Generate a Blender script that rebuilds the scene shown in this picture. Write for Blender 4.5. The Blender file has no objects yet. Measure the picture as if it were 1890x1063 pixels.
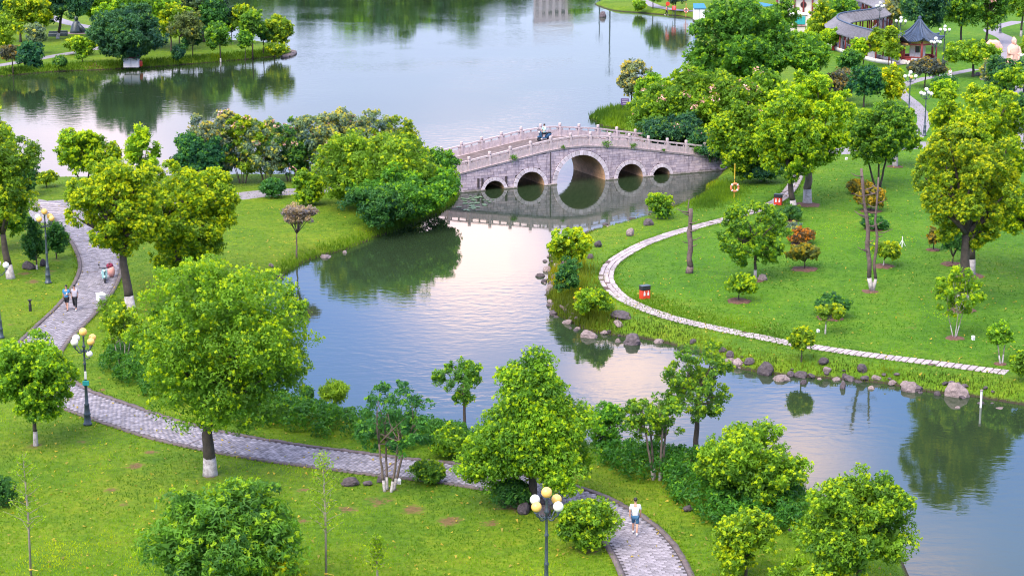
import bpy, math, random
import numpy as np
from mathutils import Vector, Matrix

rng = np.random.default_rng(7)
random.seed(7)
C = bpy.context.scene.collection
SC = bpy.context.scene
D = bpy.data
R = math.radians

# ------------------------------------------------------------------ camera
CAM_H = 31.5
FPX = 3675.0                      # focal length in photo pixels (70 mm on 36 mm)
PITCH = math.atan(861.0 / FPX)
cam_d = D.cameras.new('camera')
cam_d.lens = 70.0
cam_d.sensor_width = 36.0
cam_d.clip_start = 0.5
cam_d.clip_end = 9000.0
cam = D.objects.new('camera', cam_d)
C.objects.link(cam)
cam.location = (0, 0, CAM_H)
cam.rotation_euler = (math.pi / 2 - PITCH, 0, 0)
SC.camera = cam

# ------------------------------------------------------------------ sky, sun, exposure
SUN_EL, SUN_AZ = R(50), R(-146)    # azimuth from +Y, negative to the west (photo left)
world = D.worlds.new('World')
SC.world = world
world.use_nodes = True
wn, wl = world.node_tree.nodes, world.node_tree.links
wn.clear()
w_out = wn.new('ShaderNodeOutputWorld')
w_bg = wn.new('ShaderNodeBackground')
w_bg.inputs['Strength'].default_value = 0.10
wl.new(w_bg.outputs[0], w_out.inputs[0])
w_sky = wn.new('ShaderNodeTexSky')
w_sky.sky_type = 'NISHITA'
w_sky.sun_disc = False
w_sky.sun_elevation = SUN_EL
w_sky.sun_rotation = SUN_AZ
w_sky.air_density = 1.0
w_sky.dust_density = 0.6
w_sky.ozone_density = 2.0
w_tc = wn.new('ShaderNodeTexCoord')
w_map = wn.new('ShaderNodeMapping')
w_map.inputs['Scale'].default_value = (1.0, 1.0, 2.4)
wl.new(w_tc.outputs['Generated'], w_map.inputs['Vector'])


def w_noise(scale, detail, rough, loc):
    m = wn.new('ShaderNodeMapping')
    m.inputs['Location'].default_value = loc
    wl.new(w_map.outputs[0], m.inputs['Vector'])
    n = wn.new('ShaderNodeTexNoise')
    n.inputs['Scale'].default_value = scale
    n.inputs['Detail'].default_value = detail
    n.inputs['Roughness'].default_value = rough
    n.inputs['Distortion'].default_value = 0.4
    wl.new(m.outputs[0], n.inputs['Vector'])
    return n.outputs['Fac']


def w_math(op, a, b=None, clamp=False):
    m = wn.new('ShaderNodeMath')
    m.operation = op
    m.use_clamp = clamp
    for i, v in enumerate((a, b)):
        if v is None:
            continue
        if isinstance(v, (int, float)):
            m.inputs[i].default_value = v
        else:
            wl.new(v, m.inputs[i])
    return m.outputs[0]


def w_ramp(fac, stops):
    r = wn.new('ShaderNodeValToRGB')
    e = r.color_ramp.elements
    while len(e) < len(stops):
        e.new(0.5)
    for k, (p, c) in enumerate(stops):
        e[k].position = p
        e[k].color = (*c, 1)
    wl.new(fac, r.inputs[0])
    return r.outputs['Color']


def w_mix(fac, a, b):
    m = wn.new('ShaderNodeMix')
    m.data_type = 'RGBA'
    wl.new(fac, m.inputs['Factor'])
    for sock, v in ((m.inputs['A'], a), (m.inputs['B'], b)):
        if isinstance(v, tuple):
            sock.default_value = (*v, 1)
        else:
            wl.new(v, sock)
    return m.outputs['Result']


# wispy evening cloud over the whole sky, pink-white where it is thick
cloud_big = w_noise(1.6, 3.0, 0.5, (3.1, 7.3, 0.6))
cloud_mid = w_noise(5.2, 4.0, 0.55, (1.7, 2.2, 4.4))
cloud_sum = w_math('ADD', w_math('MULTIPLY', cloud_big, 0.55), w_math('MULTIPLY', cloud_mid, 0.45))
veil = w_ramp(cloud_sum, [(0.34, (0.60,) * 3), (0.66, (1.0,) * 3)])
sep_ = wn.new('ShaderNodeSeparateXYZ')
wl.new(w_tc.outputs['Generated'], sep_.inputs[0])
haze_col = w_ramp(sep_.outputs['Z'], [(0.0, (.52, .58, .80)), (.15, (.46, .54, .82)), (.25, (.18, .45, 1.30)), (.34, (.43, .69, 1.45)), (.46, (.66, .76, 1.14)), (1.0, (1.15, 1.15, 1.22))])
haze_up = wn.new('ShaderNodeVectorMath')
haze_up.operation = 'SCALE'
wl.new(haze_col, haze_up.inputs[0])
haze_up.inputs['Scale'].default_value = 9.4
veil_col = w_mix(veil, w_sky.outputs[0], haze_up.outputs[0])


# the bank of sunset-lit cloud that stands over the far shore (a low diagonal bank with gaps)
def dir_of(az, el):
    return (math.sin(R(az)) * math.cos(R(el)), math.cos(R(az)) * math.cos(R(el)), math.sin(R(el)))


def w_blob(az, el, k):
    dp = wn.new('ShaderNodeVectorMath')
    dp.operation = 'DOT_PRODUCT'
    wl.new(w_tc.outputs['Generated'], dp.inputs[0])
    dp.inputs[1].default_value = dir_of(az, el)
    # exp(k*(d-1))
    return w_math('POWER', 2.718, w_math('MULTIPLY', w_math('SUBTRACT', dp.outputs['Value'], 1.0), k))


blobs = None
for az, el, k, a in ((-1.0, 12.2, 1300, 1.0), (3.6, 15.8, 2600, 1.0), (8.6, 18.0, 2600, 0.8), (12.0, 21.5, 2000, 0.5),
                     (-0.5, 13.2, 330, 0.15), (5.0, 17.0, 500, 0.11), (-12.0, 10.0, 500, 0.5), (-30, 13, 120, 0.5), (28, 17, 120, 0.5)):
    b = w_math('MULTIPLY', w_blob(az, el, k), a)
    blobs = b if blobs is None else w_math('ADD', blobs, b)
fine = w_noise(24.0, 4.0, 0.6, (0.3, 0.9, 2.2))
glow = w_math('MULTIPLY', blobs, w_math('ADD', w_math('MULTIPLY', fine, 1.1), 0.45), clamp=True)
sky_col = w_mix(glow, veil_col, (17.5, 13.0, 12.6))
wl.new(sky_col, w_bg.inputs['Color'])

sun_d = D.lights.new('sun', 'SUN')
sun_d.energy = 2.7
sun_d.angle = R(48)
sun_d.color = (1.0, 0.92, 0.76)
sun = D.objects.new('sun', sun_d)
C.objects.link(sun)
sun.location = (0, 0, 80)
_sv = Vector((math.sin(SUN_AZ) * math.cos(SUN_EL), math.cos(SUN_AZ) * math.cos(SUN_EL), math.sin(SUN_EL)))
sun.rotation_euler = _sv.to_track_quat('Z', 'Y').to_euler()

SC.view_settings.view_transform = 'Standard'
SC.view_settings.look = 'None'
SC.view_settings.exposure = 1.22
SC.view_settings.gamma = 1.0
SC.view_settings.use_curve_mapping = False
SC.render.engine = 'CYCLES'
SC.cycles.max_bounces = 7
SC.cycles.diffuse_bounces = 3
SC.cycles.glossy_bounces = 3
SC.cycles.transmission_bounces = 3
SC.cycles.transparent_max_bounces = 4
SC.cycles.caustics_reflective = False
SC.cycles.caustics_refractive = False
SC.cycles.use_denoising = True
SC.cycles.denoising_prefilter = 'ACCURATE'
SC.cycles.pixel_filter_type = 'BLACKMAN_HARRIS'
SC.cycles.filter_width = 1.1

# ------------------------------------------------------------------ place finding
WATER_Z = -0.70
_ct, _st = math.cos(PITCH), math.sin(PITCH)


def G(px, py, z=0.0):
    """Ground point (x, y) at height z seen at photo position (px, py)."""
    u, v = (px - 945.0) / FPX, (531.5 - py) / FPX
    dy, dz = _ct + v * _st, -_st + v * _ct
    t = (z - CAM_H) / dz
    return (u * t, dy * t)


def GN(pts, z=0.0):
    return np.array([G(a, b, z) for a, b in pts])


def height_at(Y, py, x=0):
    """Height of the point at distance Y that shows at photo row py."""
    v = (531.5 - py) / FPX
    return CAM_H + Y * (-_st + v * _ct) / (_ct + v * _st)


def mpp(Y, z=0.0):
    """Metres per photo pixel across the view at ground distance Y."""
    return (Y * _ct + (CAM_H - z) * _st) / FPX


# ------------------------------------------------------------------ materials
MATS = {}


def nodes_of(name):
    m = D.materials.new(name)
    m.use_nodes = True
    n, l = m.node_tree.nodes, m.node_tree.links
    n.clear()
    out = n.new('ShaderNodeOutputMaterial')
    return m, n, l, out


def nmath(n, l, op, a, b=None, clamp=False):
    m = n.new('ShaderNodeMath')
    m.operation = op
    m.use_clamp = clamp
    for i, v in enumerate((a, b)):
        if v is None:
            continue
        if isinstance(v, (int, float)):
            m.inputs[i].default_value = v
        else:
            l.new(v, m.inputs[i])
    return m.outputs[0]


def nnoise(n, l, vec, scale, detail=3, rough=0.55, distort=0.0):
    t = n.new('ShaderNodeTexNoise')
    t.inputs['Scale'].default_value = scale
    t.inputs['Detail'].default_value = detail
    t.inputs['Roughness'].default_value = rough
    t.inputs['Distortion'].default_value = distort
    l.new(vec, t.inputs['Vector'])
    return t.outputs['Fac']


def nramp(n, l, fac, stops):
    r = n.new('ShaderNodeValToRGB')
    e = r.color_ramp.elements
    while len(e) < len(stops):
        e.new(0.5)
    for k, (p, c) in enumerate(stops):
        e[k].position = p
        e[k].color = (*c, 1) if len(c) == 3 else c
    l.new(fac, r.inputs[0])
    return r.outputs['Color']


def nmix(n, l, fac, a, b, mode='MIX'):
    m = n.new('ShaderNodeMix')
    m.data_type = 'RGBA'
    m.blend_type = mode
    for sock, v in ((m.inputs['Factor'], fac), (m.inputs['A'], a), (m.inputs['B'], b)):
        if isinstance(v, (int, float)):
            sock.default_value = v
        elif isinstance(v, tuple):
            sock.default_value = (*v, 1)
        else:
            l.new(v, sock)
    return m.outputs['Result']


def mat(name, col, rough=0.7, vary=0.25, scale=6.0, bump=0.0, metallic=0.0, col2=None, spec=0.5, emit=None, per_object=0.0):
    """General procedural surface: two-scale noise colour, optional bump, optional per-object tone."""
    if name in MATS:
        return MATS[name]
    m, n, l, out = nodes_of(name)
    tc = n.new('ShaderNodeTexCoord')
    v = tc.outputs['Object']
    f = nmath(n, l, 'ADD', nmath(n, l, 'MULTIPLY', nnoise(n, l, v, scale, 4, 0.6), 0.6),
              nmath(n, l, 'MULTIPLY', nnoise(n, l, v, scale * 5.3, 3, 0.6), 0.4))
    a = tuple(max(0, c * (1 - vary)) for c in col)
    b = col2 if col2 else tuple(min(1, c * (1 + vary)) for c in col)
    colr = nramp(n, l, f, [(0.33, a), (0.67, b)])
    if per_object:
        oi = n.new('ShaderNodeObjectInfo')
        k = nmath(n, l, 'ADD', nmath(n, l, 'MULTIPLY', oi.outputs['Random'], per_object * 2), 1 - per_object)
        hs = n.new('ShaderNodeHueSaturation')
        l.new(k, hs.inputs['Value'])
        l.new(colr, hs.inputs['Color'])
        colr = hs.outputs[0]
    p = n.new('ShaderNodeBsdfPrincipled')
    l.new(colr, p.inputs['Base Color'])
    p.inputs['Roughness'].default_value = rough
    p.inputs['Metallic'].default_value = metallic
    p.inputs['Specular IOR Level'].default_value = spec
    if emit:
        p.inputs['Emission Color'].default_value = (*emit[0], 1)
        p.inputs['Emission Strength'].default_value = emit[1]
    if bump:
        bp = n.new('ShaderNodeBump')
        bp.inputs['Strength'].default_value = 1.0
        bp.inputs['Distance'].default_value = bump
        l.new(f, bp.inputs['Height'])
        l.new(bp.outputs[0], p.inputs['Normal'])
    l.new(p.outputs[0], out.inputs[0])
    MATS[name] = m
    return m


def leaf_mat(name='leaf'):
    """Leaves: colour from the object's own colour, varied leaf by leaf with the 'tint' attribute, with light through the blade."""
    m, n, l, out = nodes_of(name)
    oi = n.new('ShaderNodeObjectInfo')
    at = n.new('ShaderNodeAttribute')
    at.attribute_name = 'tint'
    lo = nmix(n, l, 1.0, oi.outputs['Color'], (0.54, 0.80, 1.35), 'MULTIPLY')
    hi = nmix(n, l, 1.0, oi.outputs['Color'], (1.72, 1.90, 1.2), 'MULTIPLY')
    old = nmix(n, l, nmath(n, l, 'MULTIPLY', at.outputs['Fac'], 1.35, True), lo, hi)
    new = nmix(n, l, 1.0, oi.outputs['Color'], (3.5, 2.65, 0.65), 'MULTIPLY')
    # fresh shoots carry tint above 0.8
    yg = nmath(n, l, 'MULTIPLY', nmath(n, l, 'SUBTRACT', at.outputs['Fac'], .76), 7.0, True)
    col = nmix(n, l, yg, old, new)
    df = n.new('ShaderNodeBsdfPrincipled')
    df.inputs['Roughness'].default_value = 0.48
    df.inputs['Specular IOR Level'].default_value = 0.22
    l.new(col, df.inputs['Base Color'])
    tr = n.new('ShaderNodeBsdfTranslucent')
    tcol = nmix(n, l, 1.0, col, (1.35, 1.25, 0.55), 'MULTIPLY')
    l.new(tcol, tr.inputs['Color'])
    mx = n.new('ShaderNodeMixShader')
    mx.inputs[0].default_value = 0.46
    l.new(df.outputs[0], mx.inputs[1])
    l.new(tr.outputs[0], mx.inputs[2])
    l.new(mx.outputs[0], out.inputs[0])
    return m


LEAF = leaf_mat('leaf')
BARK = mat('bark', (0.060, 0.045, 0.036), 0.9, 0.45, 5.0, 0.03)
BARK_GREY = mat('bark_grey', (0.145, 0.105, 0.085), 0.9, 0.4, 4.0, 0.02)
BARK_PALE = mat('bark_pale', (0.30, 0.25, 0.20), 0.9, 0.3, 6.0, 0.01)
LIME = mat('limewash', (0.50, 0.42, 0.40), 0.9, 0.68, 4.0, 0.02, col2=(0.56, 0.50, 0.50))
SOIL = mat('soil', (0.12, 0.058, 0.042), 0.95, 0.5, 7.0, 0.05)
ROCK = mat('rock', (0.075, 0.057, 0.066), 0.85, 0.65, 2.4, 0.06, per_object=0.35)
ROCK_PALE = mat('rock_pale', (0.22, 0.165, 0.165), 0.85, 0.5, 2.6, 0.05, per_object=0.2)
def bridge_stone():
    """Grey-lilac ashlar: block-to-block tone, rain streaks down the face, a damp dark tide line."""
    m, n, l, out = nodes_of('bridge_stone')
    tc = n.new('ShaderNodeTexCoord')
    v = tc.outputs['Object']
    oi = n.new('ShaderNodeObjectInfo')
    f = nnoise(n, l, v, 3.2, 5, .65)
    base = nramp(n, l, f, [(.30, (.36, .29, .33)), (.55, (.50, .41, .455)), (.75, (.58, .49, .53))])
    base = nmix(n, l, 1.0, base, nramp(n, l, oi.outputs['Random'], [(0, (.72, .72, .78)), (.5, (.98, .97, 1)), (1, (1.12, 1.08, 1.06))]), 'MULTIPLY')
    mp = n.new('ShaderNodeMapping')
    mp.inputs['Scale'].default_value = (2.6, 2.6, .28)
    l.new(v, mp.inputs['Vector'])
    st = nramp(n, l, nnoise(n, l, mp.outputs[0], 1.6, 4, .6), [(.50, (1, 1, 1)), (.72, (.50, .47, .48))])
    base = nmix(n, l, .8, base, st, 'MULTIPLY')
    sp = n.new('ShaderNodeSeparateXYZ')
    l.new(v, sp.inputs[0])
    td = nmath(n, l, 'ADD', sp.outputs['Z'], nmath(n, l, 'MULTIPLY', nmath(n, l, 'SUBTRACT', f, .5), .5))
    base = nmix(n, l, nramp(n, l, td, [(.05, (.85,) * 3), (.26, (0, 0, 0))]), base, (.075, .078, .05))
    p = n.new('ShaderNodeBsdfPrincipled')
    l.new(base, p.inputs['Base Color'])
    p.inputs['Roughness'].default_value = .88
    p.inputs['Specular IOR Level'].default_value = .2
    bp = n.new('ShaderNodeBump')
    bp.inputs['Distance'].default_value = .02
    l.new(f, bp.inputs['Height'])
    l.new(bp.outputs[0], p.inputs['Normal'])
    l.new(p.outputs[0], out.inputs[0])
    return m


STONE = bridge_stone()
STONE_RAIL = mat('rail_stone', (0.46, 0.365, 0.375), 0.8, 0.28, 4.0, 0.012, per_object=0.10)
MORTAR = mat('mortar', (0.06, 0.045, 0.05), 0.95, 0.3, 5.0, 0.01)
RING = mat('ring_stone', (0.56, 0.475, 0.52), 0.85, 0.22, 3.0, 0.012, per_object=0.16)
BARREL_GLOW = mat('arch_soffit_glow', (0.60, 0.35, 0.20), 0.85, 0.35, 2.0, 0.03)  # warm orange glow under the arches is put into the vault's colour
DECK = mat('deck_stone', (0.125, 0.092, 0.095), 0.85, 0.35, 2.0, 0.01, per_object=0.2)
PAVER = mat('slate_paver', (0.238, 0.212, 0.246), 0.85, 0.34, 2.0, 0.01, per_object=0.26, spec=0.15)
PATHBED = mat('paving_bed', (0.05, 0.042, 0.047), 0.8, 0.4, 3.0, 0.01)
SLAB = mat('pale_slab', (0.34, 0.285, 0.30), 0.8, 0.25, 4.0, 0.01, per_object=0.2)
SLABBED = mat('slab_bed', (0.085, 0.05, 0.048), 0.9, 0.5, 4.0, 0.01)
KERB = mat('kerb_earth', (0.115, 0.088, 0.092), 0.9, 0.45, 3.0, 0.02)
PAVED = mat('plaza_paving', (0.22, 0.195, 0.23), 0.75, 0.22, 1.0, 0.01)
IRON = mat('lamp_iron', (0.020, 0.036, 0.052), 0.42, 0.5, 22.0, 0.004, spec=0.6, col2=(0.075, 0.10, 0.125))
GLOBE = mat('globe_white', (0.78, 0.74, 0.70), 0.28, 0.05, 2.0)
GLOBE_WARM = mat('globe_warm', (0.80, 0.46, 0.13), 0.3, 0.06, 2.0)
RED = mat('red_paint', (0.60, 0.045, 0.02), 0.45, 0.15, 6.0)
BLACK = mat('black_plastic', (0.018, 0.018, 0.020), 0.5, 0.3, 8.0)
WHITE = mat('white_paint', (0.74, 0.72, 0.72), 0.6, 0.1, 5.0)
PINKSTONE = mat('pink_stone', (0.62, 0.36, 0.29), 0.85, 0.2, 2.0, 0.03)
TILE = mat('roof_tile', (0.040, 0.062, 0.115), 0.6, 0.35, 5.0, 0.01, per_object=0.2)
TILE_GREY = mat('gallery_tile', (0.13, 0.125, 0.155), 0.7, 0.35, 3.0, 0.01, per_object=0.2)
LACQUER = mat('lacquer_red', (0.26, 0.038, 0.036), 0.5, 0.25, 6.0)
PLASTER = mat('plaster', (0.70, 0.62, 0.58), 0.85, 0.1, 2.0)
FRIEZE = mat('painted_beam', (0.50, 0.30, 0.09), 0.7, 0.55, 9.0)
YELLOW = mat('yellow_paint', (0.55, 0.36, 0.03), 0.5, 0.15, 6.0)
ORANGE = mat('ring_orange', (0.72, 0.22, 0.12), 0.5, 0.1, 6.0)
TEAL = mat('teal_cloth', (0.02, 0.33, 0.36), 0.7, 0.2, 6.0)
BLUE = mat('blue_cloth', (0.03, 0.17, 0.36), 0.8, 0.2, 9.0)
DARKBLUE = mat('blue_denim', (0.035, 0.11, 0.21), 0.85, 0.25, 20.0)
DARKCLOTH = mat('dark_cloth', (0.012, 0.012, 0.016), 0.9, 0.3, 12.0)
GREYCLOTH = mat('grey_cloth', (0.42, 0.38, 0.45), 0.9, 0.12, 12.0)
SKIN = mat('skin', (0.52, 0.27, 0.19), 0.55, 0.08, 8.0)
HAIR = mat('hair', (0.012, 0.010, 0.010), 0.5, 0.3, 20.0)
PRINT = mat('shirt_print', (0.52, 0.60, 0.64), 0.9, 0.42, 9.0, col2=(0.86, 0.88, 0.88))
MINT = mat('mint_paint', (0.42, 0.66, 0.66), 0.3, 0.05, 6.0)
MAROON = mat('maroon_bag', (0.20, 0.012, 0.045), 0.7, 0.2, 9.0)
PINKBAG = mat('pink_bag', (0.68, 0.33, 0.30), 0.7, 0.12, 9.0)
PURPLE = mat('sign_purple', (0.085, 0.05, 0.16), 0.6, 0.2, 9.0)
WOOD = mat('dead_wood', (0.13, 0.088, 0.085), 0.95, 0.5, 5.0, 0.03)
GLASSY = mat('dark_window', (0.03, 0.035, 0.045), 0.15, 0.2, 3.0)


# ------------------------------------------------------------------ mesh helpers
class MB:
    """Collects shapes; build() links them as ONE mesh object."""

    def __init__(self):
        self.v, self.f, self.m = [], [], []

    def add(self, verts, faces, mi=0):
        o = len(self.v)
        self.v.extend([tuple(map(float, p)) for p in verts])
        self.f.extend([tuple(i + o for i in q) for q in faces])
        self.m.extend([mi] * len(faces))
        return self

    def box(self, c, s, rz=0.0, mi=0, taper=1.0):
        x, y, z = s[0] / 2, s[1] / 2, s[2] / 2
        ca, sa = math.cos(rz), math.sin(rz)
        vs = []
        for k, zz in ((1.0, -z), (taper, z)):
            for a, b in ((-x, -y), (x, -y), (x, y), (-x, y)):
                a, b = a * k, b * k
                vs.append((c[0] + a * ca - b * sa, c[1] + a * sa + b * ca, c[2] + zz))
        return self.add(vs, [(3, 2, 1, 0), (4, 5, 6, 7), (0, 1, 5, 4), (1, 2, 6, 5), (2, 3, 7, 6), (3, 0, 4, 7)], mi)

    def bbox(self, c, s, bev=0.03, rz=0.0, mi=0):
        """Box with chamfered upright edges and top."""
        x, y, z = s[0] / 2, s[1] / 2, s[2] / 2
        b = min(bev, x * .9, y * .9, z * .9)
        ca, sa = math.cos(rz), math.sin(rz)

        def ring(x, y, b, zz):
            r = [(-x + b, -y), (x - b, -y), (x, -y + b), (x, y - b), (x - b, y), (-x + b, y), (-x, y - b), (-x, -y + b)]
            return [(c[0] + p * ca - q * sa, c[1] + p * sa + q * ca, c[2] + zz) for p, q in r]
        vs = ring(x, y, b, -z) + ring(x, y, b, z - b) + ring(x - b, y - b, b * .5, z)
        fs = [tuple(range(7, -1, -1)), tuple(range(16, 24))]
        for k in (0, 8):
            for i in range(8):
                j = (i + 1) % 8
                fs.append((k + i, k + j, k + 8 + j, k + 8 + i))
        return self.add(vs, fs, mi)

    def tube(self, pts, rad, n=6, mi=0, cap=True):
        pts = [Vector(p) for p in pts]
        if not hasattr(rad, '__len__'):
            rad = [rad] * len(pts)
        vs = []
        up = Vector((0, 0, 1))
        for i, p in enumerate(pts):
            t = (pts[min(i + 1, len(pts) - 1)] - pts[max(i - 1, 0)])
            t = t.normalized() if t.length > 1e-9 else up
            a = t.cross(Vector((0.31, 0.95, 0.05)))
            if a.length < 0.2:
                a = t.cross(Vector((1, 0, 0)))
            a.normalize()
            b = t.cross(a)
            for k in range(n):
                w = 2 * math.pi * k / n
                vs.append(p + a * (math.cos(w) * rad[i]) + b * (math.sin(w) * rad[i]))
        fs = []
        for i in range(len(pts) - 1):
            for k in range(n):
                j = (k + 1) % n
                fs.append((i * n + k, i * n + j, i * n + n + j, i * n + n + k))
        if cap:
            fs.append(tuple(range(n - 1, -1, -1)))
            fs.append(tuple((len(pts) - 1) * n + k for k in range(n)))
        return self.add(vs, fs, mi)

    def lathe(self, prof, c=(0, 0, 0), n=12, mi=0):
        vs, fs = [], []
        for r, z in prof:
            for k in range(n):
                w = 2 * math.pi * k / n
                vs.append((c[0] + r * math.cos(w), c[1] + r * math.sin(w), c[2] + z))
        for i in range(len(prof) - 1):
            for k in range(n):
                j = (k + 1) % n
                fs.append((i * n + k, i * n + j, i * n + n + j, i * n + n + k))
        fs.append(tuple(range(n - 1, -1, -1)))
        fs.append(tuple((len(prof) - 1) * n + k for k in range(n)))
        return self.add(vs, fs, mi)

    def ball(self, c, r, n=10, m=7, mi=0):
        rx, ry, rz = r if hasattr(r, '__len__') else (r, r, r)
        vs, fs = [], []
        vs.append((c[0], c[1], c[2] - rz))
        for i in range(1, m):
            a = -math.pi / 2 + math.pi * i / m
            for k in range(n):
                w = 2 * math.pi * k / n
                vs.append((c[0] + rx * math.cos(a) * math.cos(w), c[1] + ry * math.cos(a) * math.sin(w), c[2] + rz * math.sin(a)))
        vs.append((c[0], c[1], c[2] + rz))
        for k in range(n):
            fs.append((0, 1 + (k + 1) % n, 1 + k))
            o = 1 + (m - 2) * n
            fs.append((len(vs) - 1, o + k, o + (k + 1) % n))
        for i in range(m - 2):
            for k in range(n):
                j = (k + 1) % n
                fs.append((1 + i * n + k, 1 + i * n + j, 1 + (i + 1) * n + j, 1 + (i + 1) * n + k))
        return self.add(vs, fs, mi)

    def mesh(self, name, mats, smooth=False):
        me = D.meshes.new(name)
        me.from_pydata(self.v, [], self.f)
        for m in (mats if isinstance(mats, (list, tuple)) else [mats]):
            me.materials.append(m)
        if any(self.m):
            me.polygons.foreach_set('material_index', np.array(self.m, dtype=np.int32))
        if smooth:
            me.polygons.foreach_set('use_smooth', np.ones(len(me.polygons), dtype=bool))
        me.update()
        return me

    def build(self, name, mats, parent=None, smooth=False):
        return link(name, self.mesh(name, mats, smooth), parent)


def link(name, me, parent=None):
    o = D.objects.new(name, me)
    C.objects.link(o)
    if parent is not None:
        o.parent = parent
    return o


def tag(o, label=None, cat=None, group=None, kind=None):
    if label:
        o['label'] = label
    if cat:
        o['category'] = cat
    if group:
        o['group'] = group
    if kind:
        o['kind'] = kind
    return o


def empty(name, loc=(0, 0, 0), rz=0.0, label=None, cat=None, group=None):
    o = D.objects.new(name, None)
    C.objects.link(o)
    o.empty_display_size = 0.3
    o.location = loc
    o.rotation_euler = (0, 0, rz)
    return tag(o, label, cat, group)


def copy_tree(o, parent=None):
    c = o.copy()
    C.objects.link(c)
    if parent is not None:
        c.parent = parent
    for ch in list(o.children):
        copy_tree(ch, c)
    return c


def mesh_np(name, verts, faces, mats, tint=None, smooth=False, mi=None):
    """Fast mesh from arrays; faces (N,k) all the same size."""
    me = D.meshes.new(name)
    verts = np.asarray(verts, dtype=np.float32)
    faces = np.asarray(faces, dtype=np.int32)
    nf, k = faces.shape
    me.vertices.add(len(verts))
    me.vertices.foreach_set('co', verts.ravel())
    me.loops.add(nf * k)
    me.loops.foreach_set('vertex_index', faces.ravel())
    me.polygons.add(nf)
    me.polygons.foreach_set('loop_start', np.arange(0, nf * k, k, dtype=np.int32))
    me.polygons.foreach_set('loop_total', np.full(nf, k, dtype=np.int32))
    for m in (mats if isinstance(mats, (list, tuple)) else [mats]):
        me.materials.append(m)
    if mi is not None:
        me.polygons.foreach_set('material_index', np.asarray(mi, dtype=np.int32))
    if smooth:
        me.polygons.foreach_set('use_smooth', np.ones(nf, dtype=bool))
    if tint is not None:
        a = me.attributes.new('tint', 'FLOAT', 'FACE')
        a.data.foreach_set('value', np.asarray(tint, dtype=np.float32))
    me.update(calc_edges=True)
    return me


def unit(a):
    return a / np.maximum(np.linalg.norm(a, axis=-1, keepdims=True), 1e-9)


def leaves(pos, nrm, length, width, tint):
    """Kite-shaped leaf blades, slightly drooping at the tip."""
    n = len(pos)
    t = unit(np.cross(nrm, unit(rng.normal(size=(n, 3)))))
    b = np.cross(nrm, t)
    L = (length * (0.7 + 0.6 * rng.random(n)))[:, None]
    W = L * width
    v = np.empty((n, 3, 3))
    v[:, 0] = pos - t * L * .42 + b * W * .5 + nrm * L * .05
    v[:, 1] = pos + t * L * .58 - nrm * L * .12
    v[:, 2] = pos - t * L * .42 - b * W * .5 + nrm * L * .05
    return v.reshape(-1, 3), np.arange(n * 3).reshape(n, 3), np.clip(tint, 0, 1)


# ------------------------------------------------------------------ polyline helpers
def smooth_line(pts, step=0.5, closed=False):
    """Catmull-Rom through world points, resampled evenly."""
    P = np.asarray(pts, dtype=float)
    Q = np.vstack([2 * P[0] - P[1], P, 2 * P[-1] - P[-2]])
    out = []
    for i in range(1, len(Q) - 2):
        t = np.linspace(0, 1, 24, endpoint=False)[:, None]
        a, b, c, d = Q[i - 1], Q[i], Q[i + 1], Q[i + 2]
        out.append(.5 * (2 * b + (c - a) * t + (2 * a - 5 * b + 4 * c - d) * t ** 2 + (3 * b - a - 3 * c + d) * t ** 3))
    L = np.vstack(out + [P[-1:]])
    s = np.concatenate([[0], np.cumsum(np.linalg.norm(np.diff(L, axis=0), axis=1))])
    n = max(2, int(s[-1] / step) + 1)
    q = np.linspace(0, s[-1], n)
    return np.stack([np.interp(q, s, L[:, k]) for k in range(L.shape[1])], axis=1)


def tangents(L):
    return unit(np.gradient(L, axis=0))


def seg_dist(P, A, closed=True):
    """Distance from points P (n,2) to polyline A."""
    B = np.roll(A, -1, axis=0) if closed else A[1:]
    A0 = A if closed else A[:-1]
    best = np.full(len(P), 1e18)
    for a, b in zip(A0, B):
        d = b - a
        t = np.clip(((P - a) @ d) / max(d @ d, 1e-12), 0, 1)
        q = P - (a + t[:, None] * d)
        best = np.minimum(best, (q ** 2).sum(1))
    return np.sqrt(best)


def inside(P, A):
    x, y = P[:, 0], P[:, 1]
    r = np.zeros(len(P), bool)
    for (x0, y0), (x1, y1) in zip(A, np.roll(A, -1, axis=0)):
        if y0 == y1:
            continue
        c = ((y0 > y) != (y1 > y)) & (x < (x1 - x0) * (y - y0) / (y1 - y0) + x0)
        r ^= c
    return r

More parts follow.
